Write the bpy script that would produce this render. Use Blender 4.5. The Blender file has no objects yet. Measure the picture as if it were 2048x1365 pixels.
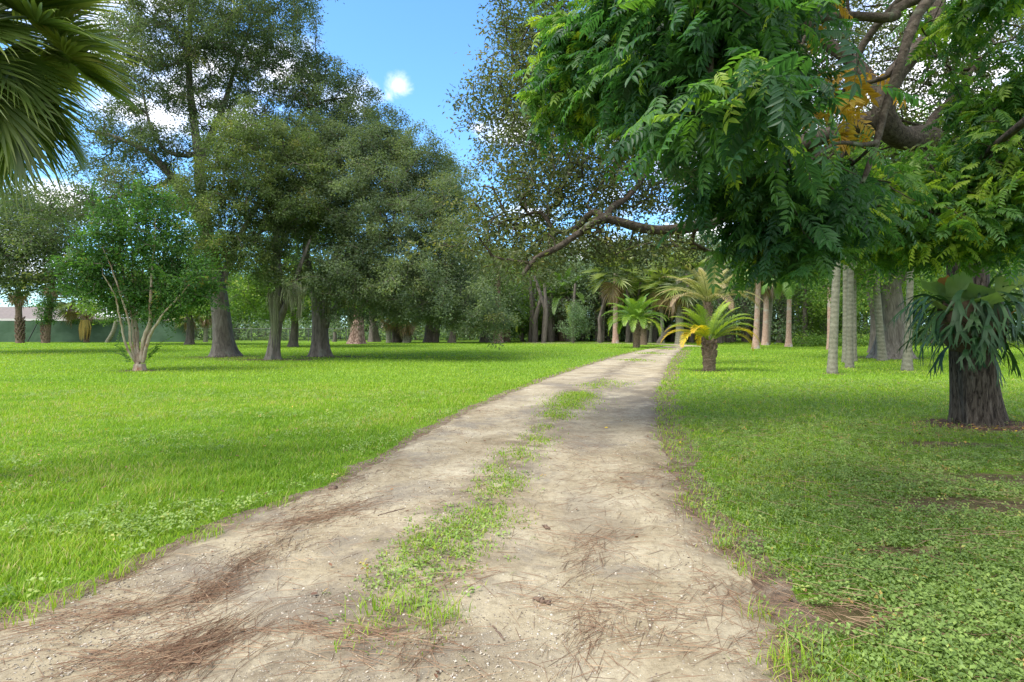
import bpy, math, random
import numpy as np
from mathutils import Vector

random.seed(3)
R = math.radians
SC = bpy.context.scene
COL = SC.collection
# camera model of the place: eye height H, looking along +Y
F, CX, HY, H = 1200.0, 1024.0, 655.0, 1.5
def P(px, py, Y): return np.array([(px - CX) * Y / F, Y, H - (py - HY) * Y / F])
def G(px, py):
    Y = F * H / (py - HY)
    return np.array([(px - CX) * Y / F, Y, 0.0])
def nrm(v): return v / np.maximum(np.linalg.norm(v, axis=-1, keepdims=True), 1e-9)
def rng_(s): return np.random.default_rng(s)

def vnoise(x, y, seed=0):
    x = np.asarray(x, float); y = np.asarray(y, float)
    tab = rng_(seed + 77).random((64, 64))
    xi = np.floor(x).astype(int); yi = np.floor(y).astype(int)
    fx = x - xi; fy = y - yi
    fx = fx * fx * (3 - 2 * fx); fy = fy * fy * (3 - 2 * fy)
    g = lambda a, b: tab[a % 64, b % 64]
    return (g(xi, yi) * (1 - fx) * (1 - fy) + g(xi + 1, yi) * fx * (1 - fy) + g(xi, yi + 1) * (1 - fx) * fy + g(xi + 1, yi + 1) * fx * fy)
def fbm(x, y, seed=0, o=4):
    s = 0; a = .5; t = 0
    for k in range(o):
        s = s + a * vnoise(x * 2 ** k, y * 2 ** k, seed + k); t += a; a *= .5
    return s / t

# ---------------------------------------------------------------- mesh builder
class Tpl:
    def __init__(s, v, f):
        s.v = np.array(v, float); s.loops = np.array([i for q in f for i in q]); s.sizes = np.array([len(q) for q in f])
class MB:
    def __init__(s):
        s.v = []; s.l = []; s.n = []; s.t = []; s.m = []; s.sm = []; s.nv = 0
    def add(s, V, faces, tint=.5, mat=0, smooth=False):
        V = np.asarray(V, float); k = len(V)
        if isinstance(faces, np.ndarray):
            loops = faces.ravel(); sizes = np.full(len(faces), faces.shape[1])
        else:
            loops = np.array([i for q in faces for i in q]); sizes = np.array([len(q) for q in faces])
        s.v.append(V); s.l.append(loops + s.nv); s.n.append(sizes)
        s.t.append(np.broadcast_to(np.asarray(tint, float), (k,)).copy())
        s.m.append(np.full(len(sizes), mat)); s.sm.append(np.full(len(sizes), smooth)); s.nv += k
    def inst(s, T, pos, M, tint, mat=0):
        n = len(pos)
        if n == 0: return
        k = len(T.v)
        V = np.einsum('nij,kj->nki', M, T.v) + pos[:, None, :]
        L = T.loops[None, :] + (np.arange(n) * k)[:, None] + s.nv
        s.v.append(V.reshape(-1, 3)); s.l.append(L.ravel()); s.n.append(np.tile(T.sizes, n))
        s.t.append(np.repeat(np.broadcast_to(np.asarray(tint, float), (n,)), k))
        s.m.append(np.full(n * len(T.sizes), mat)); s.sm.append(np.zeros(n * len(T.sizes), bool)); s.nv += n * k
    def tube(s, pts, rad, sides=8, tint=.5, mat=0, cap=True, wob=None):
        pts = np.asarray(pts, float); n = len(pts)
        rad = np.broadcast_to(np.asarray(rad, float), (n,))
        t = np.gradient(pts, axis=0); t = nrm(t)
        a = np.array([1., 0, 0]) if abs(t[0][0]) < .8 else np.array([0, 1., 0])
        u = np.empty((n, 3)); x = nrm(np.cross(t[0], np.cross(a, t[0])))
        for i in range(n):
            x = x - t[i] * np.dot(x, t[i]); x = x / max(np.linalg.norm(x), 1e-9); u[i] = x
        w = np.cross(t, u)
        th = np.arange(sides) * 2 * np.pi / sides
        rr = rad[:, None] * (np.ones((1, sides)) if wob is None else wob)
        V = pts[:, None, :] + rr[:, :, None] * (np.cos(th)[None, :, None] * u[:, None, :] + np.sin(th)[None, :, None] * w[:, None, :])
        i = np.arange(n - 1)[:, None] * sides; j = np.arange(sides)[None, :]; j2 = (j + 1) % sides
        Fq = np.stack([i + j, i + j2, i + sides + j2, i + sides + j], -1).reshape(-1, 4)
        s.add(V.reshape(-1, 3), Fq, np.repeat(np.broadcast_to(np.asarray(tint, float), (n,)), sides), mat, True)
        if cap:
            s.add(V[-1], [tuple(range(sides))], tint if np.isscalar(tint) else tint[-1], mat, False)
    def box(s, c, d, rz=0, tint=.5, mat=0):
        x, y, z = np.array(d) / 2
        V = np.array([[a * x, b * y, e * z] for a in (-1, 1) for b in (-1, 1) for e in (-1, 1)])
        c_, s_ = math.cos(rz), math.sin(rz)
        V = V @ np.array([[c_, s_, 0], [-s_, c_, 0], [0, 0, 1]]) + np.array(c)
        s.add(V, [(0, 1, 3, 2), (4, 6, 7, 5), (0, 4, 5, 1), (2, 3, 7, 6), (0, 2, 6, 4), (1, 5, 7, 3)], tint, mat)
    def mesh(s, name, mats, origin=None):
        me = bpy.data.meshes.new(name)
        V = np.concatenate(s.v); L = np.concatenate(s.l).astype(np.int32); N = np.concatenate(s.n).astype(np.int32)
        if origin is not None: V = V - np.asarray(origin)
        me.vertices.add(len(V)); me.vertices.foreach_set('co', V.astype(np.float32).ravel())
        me.loops.add(len(L)); me.loops.foreach_set('vertex_index', L)
        me.polygons.add(len(N)); st = np.zeros(len(N), np.int32); st[1:] = np.cumsum(N)[:-1]
        me.polygons.foreach_set('loop_start', st)
        try: me.polygons.foreach_set('loop_total', N)
        except Exception: pass
        for m in (mats if isinstance(mats, (list, tuple)) else [mats]): me.materials.append(m)
        me.polygons.foreach_set('material_index', np.concatenate(s.m).astype(np.int32))
        me.update(calc_edges=True)
        me.polygons.foreach_set('use_smooth', np.concatenate(s.sm))
        a = me.attributes.new('tint', 'FLOAT', 'POINT'); a.data.foreach_set('value', np.concatenate(s.t).astype(np.float32))
        me.update()
        return me

def link(name, me, parent=None, loc=(0, 0, 0)):
    o = bpy.data.objects.new(name, me); COL.objects.link(o); o.location = loc
    if parent is not None: o.parent = parent
    return o
def thing(name, label, cat, loc=(0, 0, 0), rz=0, group=None):
    o = bpy.data.objects.new(name, None); COL.objects.link(o)
    o.location = tuple(loc); o.rotation_euler = (0, 0, rz); o.empty_display_size = .2
    return tag(o, label, cat, group)
def tag(o, label, cat, group=None, kind=None):
    o['label'] = label; o['category'] = cat
    if group: o['group'] = group
    if kind: o['kind'] = kind
    return o
def dup(root, loc, rz=0, scale=1.0, label=None, group=None):
    r = root.copy(); COL.objects.link(r); r.location = tuple(loc); r.rotation_euler = (0, 0, rz); r.scale = (scale,) * 3 if np.isscalar(scale) else scale
    if label: r['label'] = label
    if group: r['group'] = group
    for ch in list(root.children):
        c = ch.copy(); COL.objects.link(c); c.parent = r
    return r

# ---------------------------------------------------------------- materials
def new_mat(name):
    m = bpy.data.materials.new(name); m.use_nodes = True
    nt = m.node_tree; nt.nodes.clear()
    return m, nt, nt.nodes, nt.links
def node(ns, t, **kw):
    n = ns.new(t)
    for k, v in kw.items():
        if k in n.inputs.keys(): n.inputs[k].default_value = v
        else: setattr(n, k, v)
    return n
def ramp(ns, stops, interp='LINEAR'):
    n = ns.new('ShaderNodeValToRGB'); e = n.color_ramp.elements; n.color_ramp.interpolation = interp
    while len(e) < len(stops): e.new(.5)
    for q, (p, c) in zip(e, stops):
        q.position = p; q.color = tuple(c) + (1,) if len(c) == 3 else c
    return n

def leaf_mat(name, stops, trans=.35, rough=.5, spec=.3, tcol=1.5, big=None):
    m, nt, ns, lk = new_mat(name)
    at = node(ns, 'ShaderNodeAttribute', attribute_name='tint')
    cr = ramp(ns, stops); lk.new(at.outputs['Fac'], cr.inputs[0])
    b = node(ns, 'ShaderNodeBsdfPrincipled', Roughness=rough); b.inputs['Specular IOR Level'].default_value = spec
    lk.new(cr.outputs[0], b.inputs['Base Color'])
    tr = ns.new('ShaderNodeBsdfTranslucent')
    mu = node(ns, 'ShaderNodeMix', data_type='RGBA', blend_type='MULTIPLY'); mu.inputs[0].default_value = 1
    lk.new(cr.outputs[0], mu.inputs[6]); mu.inputs[7].default_value = (tcol * 1.05, tcol * 1.1, tcol * .5, 1)
    lk.new(mu.outputs[2], tr.inputs['Color'])
    mx = node(ns, 'ShaderNodeMixShader'); mx.inputs[0].default_value = trans
    lk.new(b.outputs[0], mx.inputs[1]); lk.new(tr.outputs[0], mx.inputs[2])
    o = ns.new('ShaderNodeOutputMaterial'); lk.new(mx.outputs[0], o.inputs[0])
    return m

def bark_mat(name, stops, scale=(9, 9, 2.2), bump=.6, dist=.03, blot=None, rings=None, vor=0):
    m, nt, ns, lk = new_mat(name)
    tc = ns.new('ShaderNodeTexCoord')
    mp = ns.new('ShaderNodeMapping'); mp.inputs['Scale'].default_value = scale; lk.new(tc.outputs['Object'], mp.inputs[0])
    nz = node(ns, 'ShaderNodeTexNoise', Scale=1.6, Detail=7.0, Roughness=.62, Distortion=.6); lk.new(mp.outputs[0], nz.inputs['Vector'])
    h = nz.outputs['Fac']
    if vor:
        vo = node(ns, 'ShaderNodeTexVoronoi', feature='DISTANCE_TO_EDGE', Scale=vor)
        ad = node(ns, 'ShaderNodeVectorMath', operation='ADD'); sc = node(ns, 'ShaderNodeVectorMath', operation='SCALE'); sc.inputs['Scale'].default_value = .5
        lk.new(nz.outputs['Color'], sc.inputs[0]); lk.new(mp.outputs[0], ad.inputs[0]); lk.new(sc.outputs[0], ad.inputs[1]); lk.new(ad.outputs[0], vo.inputs['Vector'])
        mr = node(ns, 'ShaderNodeMapRange'); mr.inputs['From Max'].default_value = .35; lk.new(vo.outputs['Distance'], mr.inputs['Value'])
        mm = node(ns, 'ShaderNodeMath', operation='MULTIPLY_ADD'); lk.new(mr.outputs[0], mm.inputs[0]); mm.inputs[1].default_value = .55
        hs = node(ns, 'ShaderNodeMath', operation='MULTIPLY'); lk.new(nz.outputs['Fac'], hs.inputs[0]); hs.inputs[1].default_value = .55
        lk.new(hs.outputs[0], mm.inputs[2]); h = mm.outputs[0]
    if rings:
        wv = node(ns, 'ShaderNodeTexWave', wave_type='BANDS', bands_direction='Z', Scale=rings, Distortion=1.2, Detail=2.0); lk.new(tc.outputs['Object'], wv.inputs['Vector'])
        mm = node(ns, 'ShaderNodeMath', operation='MULTIPLY_ADD'); lk.new(wv.outputs['Fac'], mm.inputs[0]); mm.inputs[1].default_value = .12
        hs = node(ns, 'ShaderNodeMath', operation='MULTIPLY'); lk.new(h, hs.inputs[0]); hs.inputs[1].default_value = .8
        lk.new(hs.outputs[0], mm.inputs[2]); h = mm.outputs[0]
    cr = ramp(ns, stops); lk.new(h, cr.inputs[0]); col = cr.outputs[0]
    if blot:
        n2 = node(ns, 'ShaderNodeTexNoise', Scale=blot[1], Detail=4.0, Roughness=.6); lk.new(tc.outputs['Object'], n2.inputs['Vector'])
        r2 = ramp(ns, [(blot[2], (0, 0, 0)), (blot[2] + .12, (1, 1, 1))]); lk.new(n2.outputs['Fac'], r2.inputs[0])
        mx = node(ns, 'ShaderNodeMix', data_type='RGBA'); lk.new(r2.outputs[0], mx.inputs[0]); lk.new(col, mx.inputs[6]); mx.inputs[7].default_value = tuple(blot[0]) + (1,)
        col = mx.outputs[2]
    b = node(ns, 'ShaderNodeBsdfPrincipled', Roughness=.9); b.inputs['Specular IOR Level'].default_value = .15
    lk.new(col, b.inputs['Base Color'])
    bp = node(ns, 'ShaderNodeBump', Strength=bump, Distance=dist); lk.new(h, bp.inputs['Height']); lk.new(bp.outputs[0], b.inputs['Normal'])
    o = ns.new('ShaderNodeOutputMaterial'); lk.new(b.outputs[0], o.inputs[0])
    return m

def plain_mat(name, c, rough=.7, var=.15, scale=6, spec=.3, stretch=(1, 1, 1)):
    m, nt, ns, lk = new_mat(name)
    tc = ns.new('ShaderNodeTexCoord'); mp = ns.new('ShaderNodeMapping'); mp.inputs['Scale'].default_value = stretch; lk.new(tc.outputs['Object'], mp.inputs[0])
    nz = node(ns, 'ShaderNodeTexNoise', Scale=scale, Detail=5.0, Roughness=.6); lk.new(mp.outputs[0], nz.inputs['Vector'])
    c = np.array(c)
    cr = ramp(ns, [(.25, tuple(c * (1 - var))), (.75, tuple(np.minimum(c * (1 + var), 1)))]); lk.new(nz.outputs['Fac'], cr.inputs[0])
    b = node(ns, 'ShaderNodeBsdfPrincipled', Roughness=rough); b.inputs['Specular IOR Level'].default_value = spec
    lk.new(cr.outputs[0], b.inputs['Base Color'])
    o = ns.new('ShaderNodeOutputMaterial'); lk.new(b.outputs[0], o.inputs[0])
    return m

M = {}
M['oak_leaf'] = leaf_mat('oak_leaf', [(0, (.05, .08, .044)), (.45, (.088, .128, .06)), (.8, (.138, .18, .07)), (1, (.19, .185, .065))], .38, .6, .25)
M['oak_leaf_olive'] = leaf_mat('oak_leaf_olive', [(0, (.056, .09, .038)), (.5, (.105, .15, .05)), (.85, (.165, .215, .06)), (1, (.21, .20, .06))], .38, .6, .25)
M['oak_leaf_grey'] = leaf_mat('oak_leaf_grey', [(0, (.068, .102, .062)), (.5, (.118, .162, .082)), (.85, (.175, .218, .092)), (1, (.22, .22, .085))], .38, .6, .25)
M['near_oak_leaf'] = leaf_mat('near_oak_leaf', [(0, (.045, .062, .026)), (.5, (.085, .11, .036)), (.85, (.14, .155, .045)), (1, (.20, .165, .045))], .40, .5, .35)
M['pinnate_leaf'] = leaf_mat('pinnate_leaf', [(0, (.022, .066, .026)), (.4, (.042, .115, .034)), (.75, (.10, .205, .034)), (1, (.25, .33, .04))], .48, .48, .35, 1.8)
M['gold_leaf'] = leaf_mat('gold_leaf', [(0, (.26, .17, .03)), (.5, (.45, .25, .03)), (1, (.52, .37, .06))], .4, .5, .3, 1.2)
M['myrtle_leaf'] = leaf_mat('myrtle_leaf', [(0, (.026, .072, .018)), (.5, (.052, .128, .028)), (.85, (.105, .21, .036)), (1, (.22, .19, .05))], .40, .6, .2)
M['wood_leaf'] = leaf_mat('wood_leaf', [(0, (.075, .125, .078)), (.5, (.135, .20, .11)), (.85, (.19, .26, .125)), (1, (.25, .30, .12))], .4, .6, .25)
M['light_leaf'] = leaf_mat('light_leaf', [(0, (.06, .12, .025)), (.5, (.11, .20, .035)), (.85, (.19, .29, .045)), (1, (.28, .33, .06))], .4, .55, .25)
M['sage_leaf'] = leaf_mat('sage_leaf', [(0, (.08, .14, .07)), (.5, (.14, .22, .11)), (1, (.25, .34, .18))], .35, .55, .25)
M['date_frond'] = leaf_mat('date_frond', [(0, (.06, .13, .03)), (.35, (.145, .26, .042)), (.6, (.30, .38, .03)), (.75, (.55, .42, .015)), (.88, (.60, .34, .02)), (1, (.27, .17, .08))], .35, .45, .4, 1.25)
M['fan_frond'] = leaf_mat('fan_frond', [(0, (.04, .065, .018)), (.4, (.11, .16, .036)), (.7, (.24, .28, .065)), (.86, (.24, .23, .07)), (1, (.24, .16, .08))], .28, .35, .55)
M['staghorn_leaf'] = leaf_mat('staghorn_leaf', [(0, (.014, .042, .016)), (.5, (.028, .078, .026)), (1, (.06, .13, .04))], .22, .5, .3)
M['shield_leaf'] = leaf_mat('shield_leaf', [(0, (.06, .12, .05)), (.5, (.15, .24, .09)), (.8, (.25, .30, .13)), (1, (.25, .11, .05))], .3, .55, .3)
M['moss'] = leaf_mat('moss', [(0, (.20, .21, .13)), (1, (.38, .40, .25))], .3, .8, .1)
M['grass'] = leaf_mat('grass', [(0, (.075, .165, .014)), (.4, (.165, .30, .022)), (.75, (.27, .40, .034)), (.92, (.36, .42, .05)), (1, (.46, .39, .18))], .40, .5, .25, 1.35)
M['cover_leaf'] = leaf_mat('cover_leaf', [(0, (.10, .165, .035)), (.45, (.20, .295, .07)), (.8, (.31, .40, .10)), (.93, (.38, .37, .09)), (1, (.40, .25, .075))], .32, .5, .3, 1.3)
M['needle'] = leaf_mat('needle', [(0, (.10, .055, .033)), (.5, (.215, .13, .08)), (1, (.37, .26, .16))], .05, .7, .2)
M['dead_leaf'] = leaf_mat('dead_leaf', [(0, (.10, .05, .03)), (.5, (.22, .11, .06)), (.8, (.38, .22, .10)), (.9, (.55, .36, .03)), (1, (.65, .48, .04))], .15, .6, .3)

M['oak_bark'] = bark_mat('oak_bark', [(.25, (.055, .047, .038)), (.55, (.17, .15, .125)), (.8, (.30, .28, .245))], (5, 5, 1.1), .9, .06, ((.20, .22, .17), 1.3, .58))
M['near_bark'] = bark_mat('near_bark', [(.38, (.020, .016, .012)), (.47, (.062, .050, .038)), (.6, (.115, .097, .076)), (.75, (.18, .155, .125))], (17, 17, 3.2), 1.0, .06, ((.13, .135, .11), 2.6, .64))
M['limb_bark'] = bark_mat('limb_bark', [(.3, (.022, .018, .013)), (.55, (.075, .06, .045)), (.8, (.15, .13, .10))], (13, 13, 13), .9, .025, ((.12, .14, .09), 5.0, .60))
M['twig_bark'] = bark_mat('twig_bark', [(.2, (.055, .045, .035)), (.8, (.18, .155, .125))], (6, 6, 6), .4, .02)
M['wood_bark'] = bark_mat('wood_bark', [(.25, (.05, .043, .036)), (.8, (.20, .175, .15))], (5, 5, 1.3), .6, .05)
M['pine_bark'] = bark_mat('pine_bark', [(.25, (.10, .06, .045)), (.5, (.26, .17, .135)), (.8, (.42, .31, .26))], (5, 5, 1.6), .8, .05, vor=1.5)
M['myrtle_bark'] = bark_mat('myrtle_bark', [(.25, (.20, .11, .07)), (.5, (.38, .31, .235)), (.8, (.52, .47, .38))], (5, 5, 1.2), .3, .02, ((.28, .145, .075), 2.6, .55))
M['palm_grey'] = bark_mat('palm_grey', [(.25, (.09, .088, .06)), (.5, (.19, .185, .135)), (.8, (.31, .30, .23))], (4.5, 4.5, 6.0), .25, .012, ((.13, .145, .085), 2.0, .58), rings=1.9)
M['palm_red'] = bark_mat('palm_red', [(.2, (.18, .115, .08)), (.5, (.36, .245, .19)), (.85, (.50, .41, .34))], (4, 4, 4), .6, .03, ((.36, .34, .29), 1.2, .53), rings=3.0)
M['palm_brown'] = bark_mat('palm_brown', [(.2, (.045, .032, .02)), (.5, (.14, .10, .07)), (.85, (.27, .21, .16))], (6, 6, 9), .9, .04, ((.12, .13, .07), 3.0, .6))
M['boot'] = plain_mat('boot', (.30, .22, .16), .85, .4, 9)
M['boot_grey'] = plain_mat('boot_grey', (.40, .37, .32), .85, .3, 9)
M['petiole'] = plain_mat('petiole', (.11, .15, .05), .5, .25, 5)
# ---------------------------------------------------------------- templates
DIAMOND = Tpl([(0, 0, 0), (.45, .30, .07), (1, 0, -.06), (.45, -.30, .07)], [(0, 2, 1), (0, 3, 2)])
OAKL = Tpl([(0, 0, 0), (.5, .22, .06), (1, 0, -.08), (.5, -.22, .06)], [(0, 2, 1), (0, 3, 2)])
OVAL = Tpl([(0, 0, 0), (.3, .22, .04), (.7, .2, .02), (1, 0, -.08), (.7, -.2, .02), (.3, -.22, .04)], [(0, 3, 2, 1), (0, 5, 4, 3)])
def leaflet(b, d, n, L, w):
    """lanceolate leaflet with a folded midrib: verts, faces"""
    s = np.cross(n, d)
    pt = lambda t, a, z: b + d * t * L + s * a * w * L + n * z * L
    V = [pt(0, 0, 0), pt(.35, 0, -.02), pt(.68, 0, -.05), pt(1, 0, -.14), pt(.27, 1, .05), pt(.62, .82, .01), pt(.27, -1, .05), pt(.62, -.82, .01)]
    Fc = [(0, 1, 4), (1, 2, 5, 4), (2, 3, 5), (0, 6, 1), (1, 6, 7, 2), (2, 7, 3)]
    return V, Fc
def compound(pairs=8, droop=.35, seed=0, w=.16, ll=.30):
    g = rng_(seed); V = []; Fc = []
    cur = lambda t: np.array([t * (1 - .12 * t), .03 * math.sin(3 * t), -droop * t * t])
    def put(b, d, n, L):
        k = len(V); v, f = leaflet(b, d, n, L, w); V.extend(v); Fc.extend([tuple(i + k for i in q) for q in f])
    for i in range(pairs):
        t = .22 + .74 * i / (pairs - 1)
        b = cur(t); tg = nrm(cur(t + .02) - cur(t - .02))
        up = nrm(np.array([0, 0, 1.]) - tg * tg[2])
        L = ll * (0.8 + .3 * math.sin(math.pi * (i + .8) / pairs))
        for s in (-1, 1):
            side = np.cross(up, tg) * s
            d = nrm(tg * (.62 + g.normal(0, .08)) + side * (.85) - up * (.22 + g.normal(0, .12)))
            n = nrm(up + side * .25 + tg * g.normal(0, .15)); n = nrm(n - d * np.dot(n, d))
            put(b, d, n, L * g.uniform(.88, 1.1))
    tg = nrm(cur(1.) - cur(.96)); n = nrm(np.array([0, 0, 1.]) - tg * tg[2]); put(cur(.97), tg, n, ll)
    # rachis
    m = MB(); m.tube([cur(t) for t in np.linspace(0, 1, 6)], [.009, .008, .007, .006, .005, .003], 3, cap=False)
    k = len(V); V.extend(list(m.v[0])); Fc.extend([tuple(int(i) + k for i in q) for q in m.l[0].reshape(-1, 4)])
    return Tpl(V, Fc)
COMP = [compound(8, .30, 1), compound(7, .55, 2), compound(9, .20, 3), compound(8, .8, 4)]
SPRAY = [compound(6, .25, 7, .22, .26), compound(7, .1, 8, .22, .24)]

def frames(n, d, size):
    d = nrm(d - n * np.sum(n * d, -1, keepdims=True)); s = np.cross(n, d)
    return np.stack([d, s, n], -1) * np.asarray(size)[:, None, None]
def scatter_leaves(mb, C, rc, k, size, T, g, up=.6, flat=.75, ctint=None, mat=0, out=None, hollow=.0, tjit=.14):
    C = np.asarray(C); n = len(C)
    if n == 0: return
    kk = g.poisson(k, n); idx = np.repeat(np.arange(n), kk); N = len(idx)
    off = g.normal(0, .5, (N, 3)); off *= (np.asarray(rc)[idx] if np.ndim(rc) else rc)[..., None] if np.ndim(rc) else rc
    off[:, 2] *= flat
    pos = C[idx] + off
    nn = g.normal(0, .55, (N, 3)) + np.array([0, 0, up])
    nn += nrm(off) * .35
    nn = nrm(nn)
    d = nrm(off + g.normal(0, .3, (N, 3)) * (np.mean(rc)) + np.array([0, 0, -.15 * np.mean(rc)]))
    sz = size * g.uniform(.7, 1.3, N)
    if ctint is None: ctint = g.normal(.45, .16, n)
    t = np.clip(np.asarray(ctint)[idx] + g.normal(0, tjit, N), 0, 1)
    mb.inst(T, pos, frames(nn, d, sz), t, mat)

def ell(g, c, r, n, shell=.55):
    v = nrm(g.normal(0, 1, (n, 3))); u = g.random(n) ** shell
    u = u ** (1 / 1.6)
    return np.asarray(c) + v * u[:, None] * np.asarray(r)
def E(px, py, Y, rpx, rpy, ry, n):
    return (P(px, py, Y), (rpx * Y / F, ry, rpy * Y / F), n)
def thin(A, dmin):
    keep = []; K = np.empty((0, 3))
    for a in A:
        if len(K) == 0 or np.min(np.sum((K - a) ** 2, 1)) > dmin * dmin:
            keep.append(a); K = np.array(keep)
    return K
def spline(pts, n):
    pts = np.asarray(pts, float)
    if len(pts) == 2: return pts[0] + (pts[1] - pts[0]) * np.linspace(0, 1, n)[:, None]
    p = np.vstack([2 * pts[0] - pts[1], pts, 2 * pts[-1] - pts[-2]])
    seg = len(pts) - 1; out = []
    for t in np.linspace(0, seg - 1e-6, n):
        i = int(t); f = t - i; a, b, c, d = p[i:i + 4]
        out.append(.5 * ((2 * b) + (c - a) * f + (2 * a - 5 * b + 4 * c - d) * f * f + (3 * b - a - 3 * c + d) * f ** 3))
    return np.array(out)

class Tree:
    def __init__(s, seed):
        s.g = rng_(seed); s.pos = np.zeros((200000, 3)); s.n = 0; s.par = []; s.rmin = []; s.paths = []; s.tip = []
    def _node(s, p, par, r, tip=0):
        s.pos[s.n] = p; s.par.append(par); s.rmin.append(r); s.tip.append(tip); s.n += 1; return s.n - 1
    def path(s, pts, r0, r1, kind='limb', n=None, wob=0.0, power=1.0):
        pts = np.asarray(pts, float); L = np.sum(np.linalg.norm(np.diff(pts, axis=0), axis=1))
        n = n or max(6, int(L / .35)); Q = spline(pts, n)
        if wob: Q[1:-1] += s.g.normal(0, wob, (n - 2, 3))
        par = -1; ids = []
        if s.n:
            par = int(np.argmin(np.sum((s.pos[:s.n] - Q[0]) ** 2, 1))); ids = [par]
        for i, q in enumerate(Q):
            if i == 0 and par >= 0 and np.linalg.norm(s.pos[par] - q) < .02: continue
            par = s._node(q, par, r0 + (r1 - r0) * (i / (n - 1)) ** power); ids.append(par)
        s.paths.append((kind, ids)); return s
    def attract(s, A, seg=.45, bend=.12, lift=.06, nodes_from=0, minz=None):
        A = np.asarray(A)
        d0 = np.array([np.min(np.sum((s.pos[:s.n] - a) ** 2, 1)) for a in A])
        for a in A[np.argsort(d0)]:
            dd = np.sum((s.pos[nodes_from:s.n] - a) ** 2, 1)
            if minz is not None: dd = dd + np.where(s.pos[nodes_from:s.n, 2] < minz, 1e6, 0)
            j = int(np.argmin(dd)) + nodes_from
            b = s.pos[j].copy(); d = np.linalg.norm(a - b); k = max(2, int(d / seg))
            w = s.g.normal(0, 1, 3) * bend * d; ids = [j]; par = j
            for i in range(1, k + 1):
                t = i / k
                p = b + (a - b) * t + (w + np.array([0, 0, lift * d])) * math.sin(math.pi * t) * (1 if i < k else 0)
                if i < k: p = p + s.g.normal(0, .02 * d, 3)
                par = s._node(p, par, 0, 1 if i == k else 0); ids.append(par)
            s.paths.append(('twig', ids))
        return s
    def radii(s, tip_r, ex=.5):
        cnt = np.array(s.tip, float)
        for i in range(s.n - 1, 0, -1):
            if s.par[i] >= 0: cnt[s.par[i]] += cnt[i]
        rm = np.array(s.rmin); r = np.where(rm > 0, rm, tip_r * np.maximum(cnt, 1) ** ex)
        for i in range(s.n):
            if s.par[i] >= 0 and s.rmin[i] == 0: r[i] = min(r[i], r[s.par[i]] * .92)
        s.r = r; return r
    def emit(s, mb, kinds, mat=0, sides=(4, 6, 10, 18), minr=0):
        for kind, ids in s.paths:
            if kind not in kinds: continue
            pts = s.pos[ids]; rr = s.r[ids].copy()
            if kind == 'twig': rr[0] = min(rr[0], rr[1] * 1.25)
            elif ids[0] != 0: rr[0] = min(rr[0], rr[1] * 1.3)
            m = rr.max()
            if m < minr: continue
            sd = sides[0] if m < .03 else sides[1] if m < .08 else sides[2] if m < .25 else sides[3]
            mb.tube(pts, rr, sd, .5, mat, cap=kind != 'twig')

def build_tree(name, label, cat, base, tree, A, leaf, bark, tip_r=.012, rc=.6, k=90, size=.11, tpl=DIAMOND, group=None, up=.6, flat=.75,
               seed=0, ctint=None, flare=1.6, trunk_obj=None, minr=0.0, ex=.5, twig='twig_bark', tjit=.14, extra=None, sink=.15):
    """a thing: Empty > trunk, limb (each), crown (leaves with their twigs)"""
    g = rng_(seed + 500); base = np.asarray(base, float)
    t = thing(name, label, cat, base, 0, group)
    tree.radii(tip_r, ex)
    nt_ = 0
    for kind, ids in tree.paths:
        if kind == 'twig': continue
        mb = MB(); pts = tree.pos[ids].copy(); rr = tree.r[ids].copy()
        if kind == 'trunk':
            zz = pts[:, 2] - base[2]
            if flare and nt_ == 0: rr = rr * (1 + (flare - 1) * np.exp(-np.maximum(zz, 0) / (.55 + rr[0] * .5)))
            n = 30
            u = np.linspace(0, 1, max(len(ids), 44)) ** 1.5 if nt_ == 0 else np.linspace(0, 1, len(ids))
            uu = np.linspace(0, 1, len(ids))
            pts = np.stack([np.interp(u, uu, pts[:, c]) for c in range(3)], 1); zz = pts[:, 2] - base[2]
            r0 = np.interp(u, uu, tree.r[ids]); rr = r0 * (1 + ((flare - 1) * np.exp(-np.maximum(zz, 0) / (.16 + r0[0] * .55)) if nt_ == 0 else 0))
            if nt_ == 0: pts[0, 2] -= sink
            sd = 28; th = np.arange(sd) * 2 * np.pi / sd
            ph = g.uniform(0, 6.28, 4)
            amp = np.exp(-np.maximum(zz, 0) / 1.0)[:, None] * .10 + .035
            w = 1 + amp * (np.sin(3 * th + ph[0])[None] + .7 * np.sin(5 * th + ph[1])[None] + .4 * np.sin(8 * th + ph[2] + zz[:, None] * .8)) * (1 if nt_ == 0 else .5)
            mb.tube(pts, rr, sd, .5, 0, True, w)
            nt_ += 1
        else:
            rr[0] = min(rr[0], rr[1] * 1.25)
            m = rr.max(); sd = 8 if m < .08 else 12 if m < .2 else 18
            n = len(pts)
            w = 1 + g.normal(0, .035, (n, sd)) + .05 * np.sin(np.linspace(0, n, n))[:, None]
            mb.tube(pts, rr, sd, .5, 0, True, w)
        link(kind, mb.mesh(kind, M[bark], base), t)
    cr = MB()
    tree.emit(cr, ('twig',), 1, minr=minr)
    if len(A):
        C = []; CT = []
        for kind, ids in tree.paths:
            if kind != 'twig': continue
            a_, b_ = tree.pos[ids[-1]], tree.pos[ids[-2]]; tt_ = g.normal(.45, .17)
            C += [a_, a_ + (b_ - a_) * .8 + g.normal(0, .25, 3) * rc, a_ + g.normal(0, .7, 3) * rc]; CT += [tt_ + .05, tt_ - .08, tt_ + g.normal(0, .08)]
        scatter_leaves(cr, np.array(C), rc, k / 3, size, tpl, g, up, flat, np.array(CT), 0, tjit=tjit)
    if extra: extra(cr, g)
    link('crown', cr.mesh('crown', [M[leaf], M[twig]], base), t)
    return t

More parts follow.
